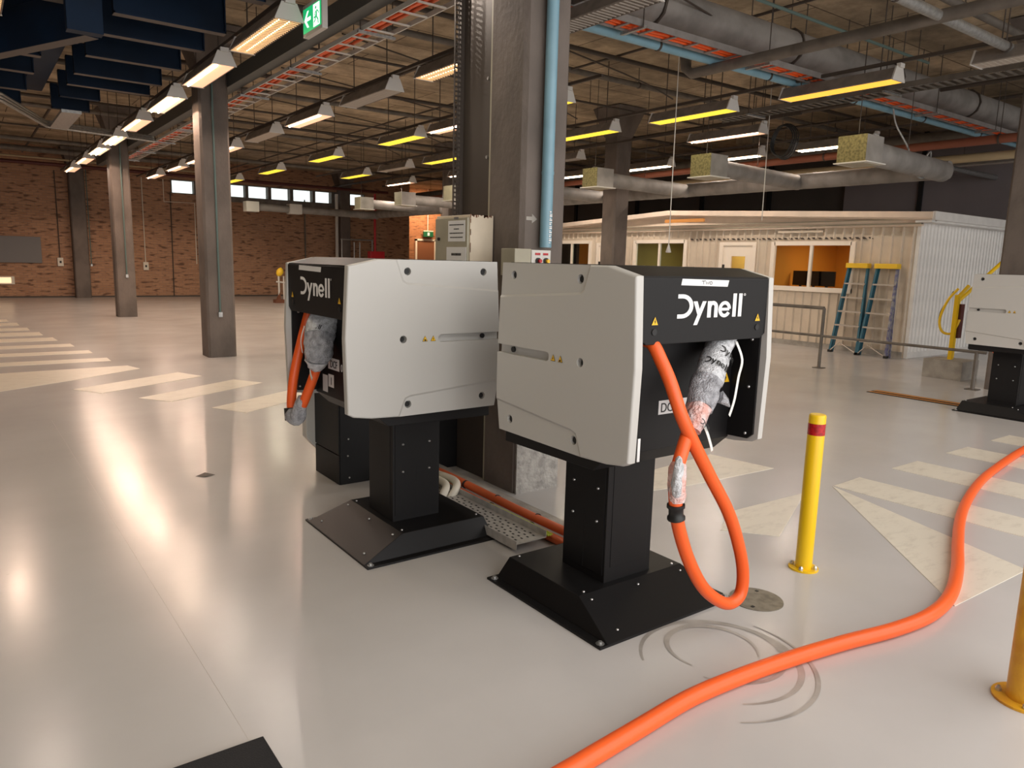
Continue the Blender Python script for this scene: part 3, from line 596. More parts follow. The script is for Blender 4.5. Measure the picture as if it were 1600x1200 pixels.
# ---------------------------------------------------------------- bollards, drain disc, mat, debris
def bollard(x, y, r, h, fr, m_, label, band):
    t = thing('bollard', label, 'bollard', (x, y, 0))
    MB().tube([(0, 0, .008), (0, 0, h - .012), (0, 0, h - .004), (0, 0, h)], [r, r, r * .96, r * .85], 28).build('post', m_, t)
    MB().tube([(0, 0, 0), (0, 0, .01)], fr, 28, smooth=False).build('base_plate', m_, t)
    if band: MB().tube([(0, 0, band[0]), (0, 0, band[1])], r * 1.012, 28).build('reflective_band', 'red', t)
    for a in (.35, 1.9, 3.5, 5.0): MB().tube([(cos(a) * fr * .78, sin(a) * fr * .78, .01), (cos(a) * fr * .78, sin(a) * fr * .78, .022), (cos(a) * fr * .78, sin(a) * fr * .78, .032)], [.013, .013, .006], 6, smooth=False).build('bolt', 'bolt', t)
bollard(3.77, 2.24, .046, .905, .082, 'yellow', 'bright yellow bollard with a red reflective band', (.79, .855))
bollard(3.337, .968, .068, .95, .118, 'yellowd', 'darker yellow bollard cut off by the lower right edge', (.83, .90))
t = thing('drain_cover', 'round tarnished metal cover set in the floor beneath the hose loop', 'drain cover', (3.19, 2.14, 0))
MB().tube([(0, 0, .0), (0, 0, .004)], .135, 36, smooth=False).build('cover_plate', 'disc', t)
for a in (.6, 3.6): MB().box(cos(a) * .1 - .008, cos(a) * .1 + .008, sin(a) * .1 - .008, sin(a) * .1 + .008, .004, .006).build('lift_slot', 'rubber', t)
tag(MB().box(-.3, .735, 1.1, 2.43, 0, .012).build('floor_mat', 'mat_', None, .004), 'black rubber mat at the bottom edge of the floor', 'mat')
tag(MB().add([(1.32, 5.86, .001), (1.40, 5.90, .012), (1.46, 5.83, .002), (1.38, 5.80, .006)], [(0, 1, 3), (1, 2, 3)]).build('dead_leaf', 'pipe_d'), 'small dark dead leaf lying on the floor at left', 'leaf')

# ---------------------------------------------------------------- lamps
def lamp_meshes():
    out = {}
    L2 = .775
    mb = MB().prism([(-.14, 0), (-.145, .01), (-.07, .15), (.07, .15), (.145, .01), (.14, 0), (.135, .0), (.13, .012), (-.13, .012), (-.135, 0)], 'y', -L2, L2)
    def grab(mb_, name, m_):
        o = mb_.build(name, m_); me = o.data; bpy.data.objects.remove(o); return me
    out['housing'] = grab(mb, 'housing', 'lampd'); out['housing_unlit'] = out['housing']
    for s in (-1, 1): out['cap%d' % s] = grab(MB().hexa([(-.15, s * L2, -.003), (.15, s * L2, -.003), (.15, s * (L2 + .02), -.003), (-.15, s * (L2 + .02), -.003)], [(-.075, s * L2 - s * .0, .165), (.075, s * L2, .165), (.075, s * (L2 - .03) + s * .03, .165), (-.075, s * (L2 + .0), .165)]) if False else
        MB().prism([(-.15, -.003), (.15, -.003), (.078, .165), (-.078, .165)], 'y', s * L2, s * (L2 + .02)), 'end_cap', 'lampw')
    out['diff_y'] = grab(MB().box(-.13, .13, -L2 + .005, L2 - .005, .0, .006), 'diffuser', 'yel')
    out['diff_o'] = grab(MB().box(-.13, .13, -L2 + .005, L2 - .005, .0, .006), 'diffuser', 'yelo')
    def louv(m_):
        mb_ = MB().box(-.13, .13, -L2 + .005, L2 - .005, .035, .038)
        return grab(mb_, 'reflector', m_)
    out['ref_w'] = louv('refl'); out['ref_c'] = louv('reflc'); out['ref_u'] = louv('louvre')
    mb_ = MB()
    for k in range(26): y = -L2 + .03 + k * .06; mb_.box(-.128, .128, y, y + .003, .0, .02)
    out['blades'] = grab(mb_, 'louvre_blades', 'louvre')
    out['blades_lit'] = grab(mb_, 'louvre_blades', 'bladel')
    out['tube'] = grab(MB().tube([(0, -L2 + .04, .022), (0, L2 - .04, .022)], .012, 8), 'tube', 'tube')
    out['rod'] = grab(MB().tube([(0, 0, .16), (0, 0, CZ - 4.0)], .008, 5), 'hanger_rod', 'pipe_d')
    out['brk'] = grab(MB().box(-.05, .05, L2 - .0, L2 + .05, .15, .20), 'bracket', 'lampw'); return out
LM = lamp_meshes()
def lamp(x, y, kind, label, z=4.0):
    t = thing('batten_light', label, 'light', (x, y, z), 0, 'hanging batten lights')
    link('housing', LM['housing'], t); link('end_cap', LM['cap-1'], t); link('end_cap', LM['cap1'], t)
    link('bracket', LM['brk'], t, (0, -2 * .775 - .05, 0))
    for s in (-.55, .55): link('hanger_rod', LM['rod'], t, (0, s, 0))
    if kind == 'y': link('diffuser', LM['diff_y'], t)
    elif kind == 'o': link('diffuser', LM['diff_o'], t)
    else:
        near = y < 9.3 and x < 7; dz = 0 if near else -.031
        link('reflector', LM[{'w': 'ref_w', 'c': 'ref_c', 'u': 'ref_u'}[kind]], t, (0, 0, dz + (0 if near else 0)))
        if near or (kind == 'u' and y < 14): link('louvre_blades', LM['blades' if kind == 'u' else 'blades_lit'], t)
        if kind in 'wc':
            link('tube', LM['tube'], t, (-.075, 0, dz))
            if kind == 'c': link('tube', LM['tube'], t, (.03, 0, dz))
_lamp = lamp
def lamp(x, y, kind, label, z=4.0):
    _lamp(x, y, kind, label, z)
    if kind != 'u':
        l = bpy.data.lights.new('lamp_light', 'SPOT'); l.energy = LAMP_W * (1.0 if kind in 'wc' else .6) * (1.7 if y > 12 else 1); l.spot_size = radians(160); l.spot_blend = .15; l.shadow_soft_size = .012; l.specular_factor = .1
        l.color = (1, .72, .55) if y > 12 and x < 6 else {'w': (1, .84, .71), 'c': (1, .87, .76), 'y': (1, .90, .68), 'o': (1, .86, .6)}[kind]
        for s_ in (-.35, .35):
            o = bpy.data.objects.new('lamp_light', l); sc.collection.objects.link(o); o.location = (x, y + s_, z - .03)
NM = {'y': 'yellow-lit', 'o': 'amber-lit', 'w': 'warm pink-lit', 'c': 'cream-lit', 'u': 'unlit'}
rows = [
 (.36, 'row cut by the left edge', [(3.0, 'y'), (5.6, 'y'), (8.7, 'w'), (14.3, 'w')]),
 (2.80, 'leftmost full row of lights', [(5.7, 'c'), (8.46, 'c'), (10.75, 'w'), (13.27, 'c'), (15.78, 'w'), (18.26, 'c'), (20.5, 'c'), (23.0, 'w'), (25.75, 'w')]),
 (5.04, 'row just right of the orange cable tray', [(5.7, 'u'), (8.17, 'c'), (10.55, 'u'), (13.0, 'w'), (15.4, 'u'), (17.95, 'w'), (20.55, 'w'), (22.9, 'w'), (25.8, 'w')]),
 (7.24, 'row passing behind the central pillar', [(9.42, 'y'), (11.7, 'w'), (13.75, 'y'), (17.6, 'y'), (21.5, 'y'), (25.3, 'y')]),
 (9.42, 'row above the square duct boxes', [(3.3, 'u'), (5.75, 'o'), (8.2, 'y'), (10.7, 'y'), (13.3, 'w'), (15.75, 'y'), (18.2, 'u'), (20.7, 'y')]),
 (11.36, 'row second from the right lit row', [(9.05, 'w'), (13.8, 'u'), (17.75, 'w'), (21.6, 'w')]),
 (13.6, 'rightmost lit row', [(8.25, 'c'), (10.67, 'c'), (13.15, 'c'), (15.8, 'c')]),
 (17.8, 'row over the office cabin roof', [(7.2, 'u'), (10.0, 'u')]),
]
for x, rn, ls in rows:
    cnt = {}
    for y, k in ls: cnt[k] = cnt.get(k, 0) + 1
    seen = {}
    for y, k in ls:
        i = seen.get(k, 0); seen[k] = i + 1
        lamp(x, y, k, (NM[k] + ' batten light in the ' + rn) if cnt[k] == 1 else (ORD[i] + ' ' + NM[k] + ' batten light in the ' + rn))
    y0 = ls[0][0] - 1.5; y1 = ls[-1][0] + 3
    tag(B(x - .02, x + .02, y0, y1, 4.21, 4.25).build('lamp_rail', 'pipe_d'), 'dark steel rail above the ' + rn, 'rail')
# exit sign
t = thing('exit_sign', 'lit green exit sign with arrow and running man, hanging from the ceiling', 'sign', (3.02, 7.56, 3.89), 0); t.scale = (1, 1.32, 1.12)
MB().box(-.03, .03, -.19, .19, 0, .27).build('casing', 'lampw', t, .006)
fc = MB().box(-.034, -.03, -.175, .175, .03, .235).build('green_face', 'exitg', t)
Fe = lambda u, v, d: (-.034 - d, -u, v)
ar = [[Vector((-.15, .135)), Vector((-.09, .205)), Vector((-.055, .205)), Vector((-.10, .152)), Vector((-.02, .152)), Vector((-.02, .118)), Vector((-.10, .118)), Vector((-.055, .065)), Vector((-.09, .065))]]
ar = [[Vector(p) for p in ((-.15, .135), (-.09, .205), (-.055, .205), (-.115, .135))], [Vector(p) for p in ((-.15, .135), (-.09, .065), (-.055, .065), (-.115, .135))], [Vector(p) for p in ((-.125, .15), (-.02, .15), (-.02, .12), (-.125, .12))]]
decal(ar, Fe, 'arrow', 'exitw', fc)
man = stroke([(.10, .155), (.075, .115), (.045, .115)], .016) + stroke([(.10, .155), (.10, .11), (.125, .085), (.13, .05)], .016) + stroke([(.09, .125), (.07, .09), (.045, .075)], .016) + stroke([(.105, .165), (.07, .15), (.06, .13)], .012) + stroke([(.105, .165), (.13, .15), (.14, .13)], .012) + [[Vector((.085 + .014 * cos(a), .19 + .014 * sin(a))) for a in [i * pi / 5 for i in range(10)]]]
door = stroke([(.03, .045), (.03, .225), (.155, .225), (.155, .045)], .008)
decal([[Vector(p) for p in ((.03, .04), (.155, .04), (.155, .225), (.03, .225))]], Fe, 'doorway_symbol', 'exitw', fc)
decal(man, lambda u, v, d: Fe(u, v, d + .0015), 'running_man_symbol', 'exitg', fc)
MB().tube([(0, 0, .27), (0, 0, CZ - 3.94)], .008, 6).build('hanger_rod', 'pipe_d', t)

# ---------------------------------------------------------------- blue steel beams
def ibeam(x0, x1, y, z, h, wf, tw, ax='x'):
    mb_ = MB()
    if ax == 'x':
        mb_.box(x0, x1, y - wf / 2, y + wf / 2, z, z + .02).box(x0, x1, y - wf / 2, y + wf / 2, z + h - .02, z + h).box(x0, x1, y - tw / 2, y + tw / 2, z + .02, z + h - .02).box(x1 - .015, x1, y - wf / 2, y + wf / 2, z, z + h).box(x0, x0 + .015, y - wf / 2, y + wf / 2, z, z + h)
    return mb_
bf = thing('blue_gantry', 'navy blue frame of steel beams hanging at the top left corner', 'steel frame', (1.28, 8.5, 0))
def bfp(o, under=None):
    o.parent = bf; o.location = (-1.28, -8.5, 0)
    if under: B(*under).build('dusty_underside', 'dust', o)
    return o
for i, y in enumerate((8.0, 9.4, 10.35, 11.6, 12.85, 13.75)): bfp(ibeam(1.5, 2.66, y, 4.2, .42, .12, .03).build('beam', 'blueb'), (1.5, 2.66, y - .06, y + .06, 4.197, 4.2))
for i, (y, x1) in enumerate(((9.4, 1.05), (11.0, 1.05), (12.2, 1.05), (13.4, 1.05), (14.9, 1.05), (16.3, 1.05))): bfp(ibeam(-3, x1, y, 4.22, .42, .14, .03).build('beam', 'blueb'), (-3, x1, y - .07, y + .07, 4.217, 4.22))
for i, y in enumerate((14.9, 16.2)): bfp(ibeam(1.5, 2.1, y, 4.2, .42, .12, .03).build('beam', 'blueb'))
bfp(B(1.12, 1.44, 8.5, 17.0, 4.60, 5.1).build('girder', 'blueb', None, .01))
mb = MB(); a = Vector((1.27, 9.3)); dd = Vector((-.41, .91)).normalized(); nn = Vector((-dd.y, dd.x)) * .075
q = [a - nn, a + nn, a + nn + dd * 9, a - nn + dd * 9]
mb.hexa([(p.x, p.y, 3.9) for p in q], [(p.x, p.y, 4.36) for p in q]); g = bfp(mb.build('diagonal_girder', 'blueb', None, .006))
MB().box(1.03, 1.36, 9.12, 9.28, 3.9, 4.75).build('end_plate', 'blueb', g, .004)
mb = MB(); mb.hexa([(p.x, p.y, 3.896) for p in q], [(p.x, p.y, 3.899) for p in q]); mb.build('dusty_underside', 'dust', g)
tag(B(1.55, 1.85, 15.2, 17.4, 4.0, 4.05).build('steel_plate', 'steel'), 'pale galvanised plate under the far end of the blue frame', 'plate')
# galvanised trunking bundle
t = thing('trunking_run', 'bundled galvanised trunking bending below the blue beams at left', 'trunking')
for k in range(3): MB().tube([(-1.2, 12.6, 4.02 + k * .05), (.70, 14.9, 4.02 + k * .05), (1.50, 17.3 + k * .06, 4.02 + k * .05), (3.5, 17.8 + k * .06, 4.02 + k * .05)], .03, 6, smooth=False).build('trunking', 'steel', t)

# ---------------------------------------------------------------- cable ladders
def ladder(name, label, p0, p1, width, z, step, m_='steelw', cables=None, side=.05):
    d = Vector(p1) - Vector(p0); Ln = d.length; ang = math.atan2(d.y, d.x)
    t = thing(name, label, 'cable tray', (p0[0], p0[1], z), ang)
    for s in (-1, 1): MB().box(0, Ln, s * width / 2 - .008, s * width / 2 + .008, 0, side).build('side_rail', m_, t)
    me = None; n = int(Ln / step)
    for k in range(n):
        if me is None: o = MB().box(-.018, .018, -width / 2, width / 2, 0, .012).build('rung', m_, t); me = o.data
        else: o = link('rung', me, t)
        o.location = ((k + .5) * step, 0, 0)
    for x in range(1, int(Ln / 2.2) + 1):
        for s in (-1, 1): MB().tube([(x * 2.2, s * (width / 2 + .03), 0), (x * 2.2, s * (width / 2 + .03), CZ - z)], .007, 5).build('hanger_rod', 'pipe_d', t)
        MB().box(x * 2.2 - .02, x * 2.2 + .02, -width / 2 - .06, width / 2 + .06, -.03, -.002).build('support_strut', 'steel', t)
    if cables:
        rnd = random.Random(3)
        for k in range(cables[0]):
            off = cables[1] + k * cables[2]
            pth = [(x * .5, off + rnd.uniform(-.018, .018), .035 + (k % 2) * .02) for x in range(int(Ln / .5) + 1)]
            MB().tube(pth, .02, 6).build('cable', 'orange' if k % 3 else 'dorange', t)
    return t
ladder('cable_ladder', 'white cable ladder with orange cables running away from the central pillar top', (3.98, 5.95), (3.98, 24), .34, 4.2, .385, cables=(4, .0, .045))
ladder('cable_ladder', 'cable ladder full of orange cables crossing behind the light blue overhead pipe', (3.82, 6.13), (19, 6.13), .24, 4.2, .37, 'galv', cables=(5, -.08, .04), side=.07)
ladder('cable_ladder', 'empty grey cable ladder at the upper right', (10.5, 1.2), (10.5, 8.6), .34, 4.12, .12, 'steeld', side=.07)
# overhead pipes and ducts
def pipe(name, label, pts, r, m_, cat='pipe', seg=12, hang=None, group=None):
    o = MB().tube(pts, r, seg).build(name, m_); tag(o, label, cat, group)
    if hang:
        a, b = Vector(pts[0]), Vector(pts[-1]); n = max(2, int((b - a).length / hang))
        for k in range(1, n):
            p = a.lerp(b, k / n); MB().tube([(p.x, p.y, p.z + r), (p.x, p.y, CZ)], .007, 5).build('hanger_rod', 'pipe_d', o)
            MB().tube([p - (b - a).normalized() * .015, p + (b - a).normalized() * .015], r * 1.15, 10).build('pipe_clip', 'pipe_d', o)
    return o
tag(B(3.60, 3.78, 3.5, 27, 4.30, 4.52).build('steel_channel', mat('dark_green_grey_steel', (.09, .10, .10), .5, .3)), 'dark green-grey steel channel alongside the orange cable ladder', 'beam')
pipe('overhead_pipe', 'light blue horizontal pipe below the orange cable ladder', [(4.6, 6.43, 4.22), (19.5, 6.43, 4.22)], .055, 'lblue', hang=2.0)
pipe('round_duct', 'large grey round duct crossing the top right of the ceiling', [(3.9, 6.35, 4.6), (19.5, 6.25, 4.6)], .21, 'duct', 'duct', 20, hang=2.4)
pipe('overhead_pipe', 'grey-brown pipe crossing under the light blue pipe towards the camera', [(7.78, 1.0, 4.12), (7.7, 6.75, 4.12), (7.7, 6.85, 4.2), (7.7, 6.9, 4.5)], .065, 'steeld', hang=2.2)
pipe('overhead_pipe', 'pale grey pipe cutting the upper right corner', [(4.5, 3.72, 4.12), (14, 3.75, 4.12)], .05, 'steel', hang=2.0)
pipe('overhead_pipe', 'thin cream pipe just right of the pale grey one in the upper right corner', [(5.5, 3.2, 4.3), (14, 3.3, 4.3)], .03, 'creamp')
pipe('overhead_conduit', 'thin green conduit above the amber light', [(5.5, 5.2, 4.45), (10.6, 5.2, 4.45)], .018, 'teal', 'conduit')
pipe('overhead_pipe', 'copper-red pipe running above the square duct boxes', [(14.3, 2.5, 3.95), (14.3, 28, 3.95)], .075, 'copper', hang=3)
pipe('overhead_pipe', 'cream pipe below the copper-red one', [(15.7, 5, 3.87), (15.7, 29, 3.87)], .08, 'creamp')
pipe('overhead_pipe', 'fat brown pipe high above the cabin, right of the copper one', [(16.6, 3, 4.45), (16.6, 30, 4.45)], .14, 'steeld')
pipe('overhead_pipe', 'grey pipe over the white cabin end', [(13.5, 7.9, 3.95), (19.9, 7.9, 3.95)], .06, 'steel')
pipe('overhead_pipe', 'dark red pipe along the top of the far brick wall', [(-6, 30.3, 4.55), (15.3, 30.3, 4.5)], .06, 'dred')
pipe('overhead_pipe', 'cream pipe above the dark red pipe on the far brick wall', [(-6, 30.2, 4.72), (9, 30.2, 4.68)], .03, 'creamp')
pipe('overhead_pipe', 'thick grey pipe near the far brick wall', [(-6, 28.6, 4.80), (8, 28.6, 4.78)], .09, 'steeld')
pipe('overhead_pipe', 'grey pipe crossing over the far half of the left lamp row', [(-6, 24.8, 4.65), (12, 24.8, 4.62)], .06, 'steeld')
# extract duct with square grilles
md = thing('extract_duct', 'long grey spiral duct with square box branches above the office side', 'duct')
sp = lambda i, a: 1 + (.02 if i % 2 else 0)
def spiral(p0, p1, r, n, name, parent): return MB().tube([Vector(p0).lerp(Vector(p1), i / n) for i in range(n + 1)], r, 18, rib=sp).build(name, 'duct', parent)
spiral((13.1, 5.9, 3.35), (13.2, 28.5, 3.35), .145, 120, 'main_duct', md)
for i, y in enumerate((5.85, 8.5, 11.25, 13.95, 16.6, 19.3, 22.0)):
    spiral((10.5, y, 3.35), (13.1, y + .15, 3.33), .14 if i else .165, 26, 'branch_duct', md)
    bx = MB().box(10.08, 10.52, y - .2, y + .22, 3.18, 3.54).build('grille_box', 'duct', md, .004)
    MB().box(10.07, 10.08, y - .2, y + .22, 3.18, 3.54).build('box_lining', 'foam' if i < 3 else 'creamd', bx)
    MB().box(10.04, 10.55, y - .24, y + .25, 3.165, 3.18).build('grille_rim', 'steelw', bx)
    MB().box(10.1, 10.5, y - .17, y + .19, 3.160, 3.165).build('grille', 'creamd', bx)
    for xx in (10.2, 11.6): MB().tube([(xx, y, 3.5), (xx, y, CZ)], .006, 5).build('hanger_rod', 'pipe_d', md)
md2 = thing('extract_duct', 'slim grey duct with two box grilles below the clerestory windows', 'duct')
spiral((8.3, 27, 3.35), (13.2, 27, 3.3), .13, 40, 'main_duct', md2)
for x in (8.33, 9.88): MB().box(x - .22, x + .22, 26.8, 27.2, 3.17, 3.52).build('grille_box', 'steelw', md2, .004)
# sprinkler grid and conduits under the slab
for i, y in enumerate([1.0, 2.6, 4.6, 7.2, 8.9, 10.1, 11.4, 13.9, 15.6, 17.0, 19.0, 20.6, 23.2, 26.4]):
    pipe('sprinkler_pipe', 'dark crosswise pipe under the slab, ' + (ORD[i] if i < 12 else ['thirteenth nearest', 'fourteenth nearest'][i - 12]), [(-6, y, 4.78 + .06 * (i % 3)), (19.8, y, 4.78 + .06 * (i % 3))], .022 + .014 * (i % 3), 'steeld' if i % 3 == 2 else 'pipe_d', seg=8, hang=3.2, group='crosswise pipes under the slab')
for i, (x, z, r) in enumerate([(1.9, 4.9, .03), (6.2, 4.75, .025), (8.5, 4.9, .02), (12.9, 4.6, .04), (15.2, 4.8, .03), (18.6, 4.6, .05)]):
    pipe('lengthwise_pipe', 'dark lengthwise pipe under the slab, %s from the left' % ['first', 'second', 'third', 'fourth', 'fifth', 'sixth'][i], [(x, -2, z), (x, 30.6, z)], r, 'pipe_d', seg=8, group='lengthwise pipes under the slab')
rnd = random.Random(5)
for i in range(7):
    y = 5 + i * 2.3; pts = [(4.2, y, 4.55), (6.2, y + .9, 4.62), (8.6, y + 1.3, 4.5), (9.3, y + 1.2, 4.3)]
    tag(MB().tube(smooth_path(pts, 5), .012, 5).build('sagging_cable', 'pipe_d'), 'black cable sagging between lamp rows, ' + ORD[i], 'cable', 'sagging cables')
mb = thing('cable_coil', 'coil of black cable hanging above the middle duct box', 'cable', (10.95, 7.6, 3.75))
for k in range(4): MB().tube([(.04 * k + .02 * sin(a * 3), cos(a) * (.2 + .01 * k), sin(a) * (.24 + .012 * k)) for a in [i * 2 * pi / 20 for i in range(21)]], .012, 6).build('cable_loop', 'rubber', mb)
MB().tube([(0, 0, .24), (0, 0, CZ - 3.75)], .006, 5).build('hook_wire', 'pipe_d', mb)
for i, (x, y, z0) in enumerate([(8.85, 8.0, 1.95), (11.15, 8.0, 2.45)]):
    t = thing('pendant_cord', ['white cone-ended pull cord hanging in front of the cabin window', 'plain pull cord hanging left of the open-view cabin window'][i], 'cord', (x, y, z0))
    MB().tube([(0, 0, .05), (-.02, 0, CZ - z0)], .008, 6).build('cord', 'steelw', t)
    if i == 0: MB().tube([(0, 0, -.06), (0, 0, -.055), (0, 0, .06)], [.02, .045, .012], 12).build('cone', 'steelw', t)
tag(MB().tube(smooth_path([(11.9, 6.3, 4.2), (11.95, 6.25, 3.95), (12.1, 6.1, 3.6), (12.15, 6.0, 3.25), (12.35, 5.95, 3.16), (12.4, 5.9, 3.35), (12.3, 5.85, 3.55), (12.2, 5.9, 3.4)], 5), .015, 6).build('loose_cable', 'steel'), 'loose grey cable draped round the nearest duct branch', 'cable')

# ---------------------------------------------------------------- office cabin
cab = thing('office_cabin', 'cream corrugated office cabin with windows and a shallow gabled roof', 'cabin', (14.9, 7.1, 0))
def yl(y): return y - 7.1
openings = [(8.44, 10.27, 1.29, 2.22), (10.86, 11.70, .08, 2.2), (12.9, 14.62, 1.29, 2.28), (15.45, 16.1, .08, 2.2), (16.5, 18.1, 1.29, 2.28)]
# ribbed cladding facing left, broken by the openings
mb = MB(); y = 7.1
segs = []
ys = sorted(set([7.1, 20.5] + [o_[0] for o_ in openings] + [o_[1] for o_ in openings]))
for a, b in zip(ys[:-1], ys[1:]):
    op = [o_ for o_ in openings if o_[0] <= a < o_[1]]
    if op: o_ = op[0]; segs += [(a, b, .0, o_[2]), (a, b, o_[3], 2.68)]
    else: segs.append((a, b, 0, 2.68))
for a, b, z0, z1 in segs: mb.box(0, .05, yl(a), yl(b), z0, z1)
mb.build('cladding_sheet', 'clad', cab)
me = None
k = 0
y = 7.22
while y < 20.4:
    op = [o_ for o_ in openings if o_[0] - .06 <= y <= o_[1] + .06]
    for z0, z1 in ([(.12, op[0][2] - .1), (op[0][3] + .12, 2.66)] if op else [(.12, 2.66)]):
        if z1 - z0 > .1: MB().prism([(-.04, yl(y) - .012), (-.04, yl(y) + .012), (0, yl(y) + .028), (0, yl(y) - .028)], 'z', z0, z1).build('cladding_rib', 'clad', cab)
    y += .205
for k in range(12): pass
mb = MB().box(.05, 5.0, 0, .05, .0, 2.64); mb.build('end_sheet', 'cladw', cab)
for k in range(34):
    x = .06 + k * .145
    if k == 0: o = MB().prism([(-.03, -.022), (.03, -.022), (.05, 0), (-.05, 0)], 'z', .12, 2.62).build('end_rib', 'cladw', cab, loc=(x, 0, 0)); erb = o.data
    else: link('end_rib', erb, cab, (x, 0, 0))
MB().box(-.01, .06, -.01, .06, .0, 2.66).build('corner_flashing', 'cladw', cab)
MB().box(-.015, .04, .10, 13.4, 0, .115).build('plinth', 'conc_l', cab)
MB().box(.3, 5, .1, 13.3, 0, .02).build('cabin_floor', 'conc_l', cab)
# roof: two shallow slopes with ridge, fascia boards
g0, g1, gz = (-.35, 2.74), (6.2, 3.02), .07
MB().prism([(-.3, 2.66), (6.2, 2.93), (11.2, 2.66), (13.4, 2.66), (13.4, 2.74), (11.3, 2.76), (6.2, 3.03), (-.3, 2.78)], 'x', -.25, 5.1).build('roof', 'fascia', cab)
MB().prism([(-.32, 2.69), (6.2, 2.95), (11.5, 2.69), (11.5, 2.80), (6.2, 3.07), (-.32, 2.81)], 'x', -.29, -.25).build('gable_fascia', 'fascia', cab, .004)
MB().prism([(-.3, 2.64), (11.5, 2.64), (11.5, 2.70), (6.2, 2.97), (-.3, 2.70)], 'x', -.12, -.06).build('gable_infill', 'fascia', cab)
MB().box(-.16, -.12, -.3, 11.5, 2.685, 2.70).build('gable_bead', 'creamd', cab)
MB().box(-.1, -.0, -.05, 13.4, 2.56, 2.70).build('eave_board', 'fascia', cab, .004)
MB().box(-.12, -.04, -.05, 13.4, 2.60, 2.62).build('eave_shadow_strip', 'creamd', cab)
MB().box(-.25, 5.1, -.36, -.30, 2.66, 2.82).build('end_gutter', 'cladw', cab, .006)
MB().box(-.25, 5.1, -.30, .0, 2.62, 2.66).build('end_soffit', 'cladw', cab)
MB().box(-.33, -.29, 5.0, 6.25, 2.76, 2.84).build('timber_offcut', 'timber', cab)
# interior
MB().box(3.0, 3.05, .1, 13.3, 0, 2.6).build('inner_wall', 'roomw', cab); MB().box(.05, 3, 3.45, 3.5, 0, 2.6).build('partition', 'roomw', cab); MB().box(.05, 3, 5.0, 5.05, 0, 2.6).build('partition', 'roomg', cab); MB().box(.05, 3, 8.0, 8.05, 0, 2.6).build('partition', 'roomg', cab)
MB().box(.05, 3.0, .06, .1, 0, 2.6).build('partition', 'roomw', cab); MB().box(.05, 3.0, .1, 13.3, 2.5, 2.55).build('inner_ceiling', 'roomw', cab)
def lampin(n, y, e, c_):
    l = bpy.data.lights.new(n, 'AREA'); l.energy = e; l.color = c_; l.size = .8; o = bpy.data.objects.new(n, l); sc.collection.objects.link(o); o.parent = cab; o.location = (1.5, y, 2.45)
lampin('room_light', 2.0, 30, (1, .72, .42)); lampin('room_light', 4.2, 50, (1, .66, .30)); lampin('room_light', 6.6, 22, (1, .85, .5)); lampin('room_light', 10.0, 40, (1, .75, .4))
for i, (a, b, z0, z1) in enumerate(openings):
    if i in (0, 2, 4):
        wf = MB().box(-.05, .02, yl(a) - .08, yl(a) + .02, z0 - .06, z1 + .06).box(-.05, .02, yl(b) - .02, yl(b) + .08, z0 - .06, z1 + .06).box(-.05, .02, yl(a), yl(b), z1 - .02, z1 + .07).box(-.07, .02, yl(a) - .08, yl(b) + .08, z0 - .08, z0 + .02).build('window_frame', 'frame', cab)
        m_ = (a + b) / 2; MB().box(-.04, .02, yl(m_) - .03, yl(m_) + .03, z0, z1).build('mullion', 'frame', wf)
        for p_, q_ in ((a, m_), (m_, b)): MB().box(-.015, -.01, yl(p_) + .03, yl(q_) - .03, z0 + .02, z1 - .02).build('pane', 'glass', wf)
    else:
        df = MB().box(-.04, .02, yl(a) - .1, yl(a), 0, z1 + .08).box(-.04, .02, yl(b), yl(b) + .1, 0, z1 + .08).box(-.04, .02, yl(a), yl(b), z1, z1 + .08).build('door_frame', 'frame', cab)
        dr = MB().box(-.01, .03, yl(a), yl(b), .08, 1.0).box(-.01, .03, yl(a), yl(b), 1.95, z1).box(-.01, .03, yl(a), yl(a) + .2, 1.0, 1.95).box(-.01, .03, yl(b) - .24, yl(b), 1.0, 1.95).build('door', 'frame', cab)
        MB().box(0, .005, yl(a) + .2, yl(b) - .24, 1.0, 1.95).build('door_glass', 'glass', dr)
        MB().box(-.045, -.01, yl(b) - .06, yl(b) - .02, 1.6, 1.75).build('door_closer', 'rubber', dr)
# dark zig-zag flashing strip over the openings
mb = MB()
for k in range(34): yy = .9 + k * .14; mb.prism([(yy, 2.33), (yy + .07, 2.33), (yy + .11, 2.37), (yy + .05, 2.37)], 'x', -.035, -.01)
o = mb.build('foam_closure_strip', 'pipe_d', cab)
MB().box(-.06, -.03, 2.0, 3.1, 2.47, 2.52).build('roller_strip', 'clad', cab)
# monitors and desk inside
t = thing('desk', 'brown desk under the lit cabin window', 'desk', (16.1, 9.75, 0))
MB().box(-.4, .4, -1.0, 1.0, 1.21, 1.25).build('top', 'timber', t)
for x in (-.36, .36):
    for y in (-.95, .95): MB().box(x - .02, x + .02, y - .02, y + .02, .02, 1.21).build('leg', 'steeld', t)
for i, y in enumerate((10.27, 9.93, 9.60)):
    t = thing('monitor', ['leftmost', 'middle', 'rightmost'][i] + ' black monitor seen through the lit cabin window', 'monitor', (16.0, y, 1.25))
    MB().box(-.02, .02, -.2, .2, .06, .40).build('screen', 'screen', t, .004); MB().box(-.01, .01, -.03, .03, 0, .08).build('stand', 'screen', t); MB().box(-.08, .08, -.1, .1, 0, .01).build('base', 'screen', t)
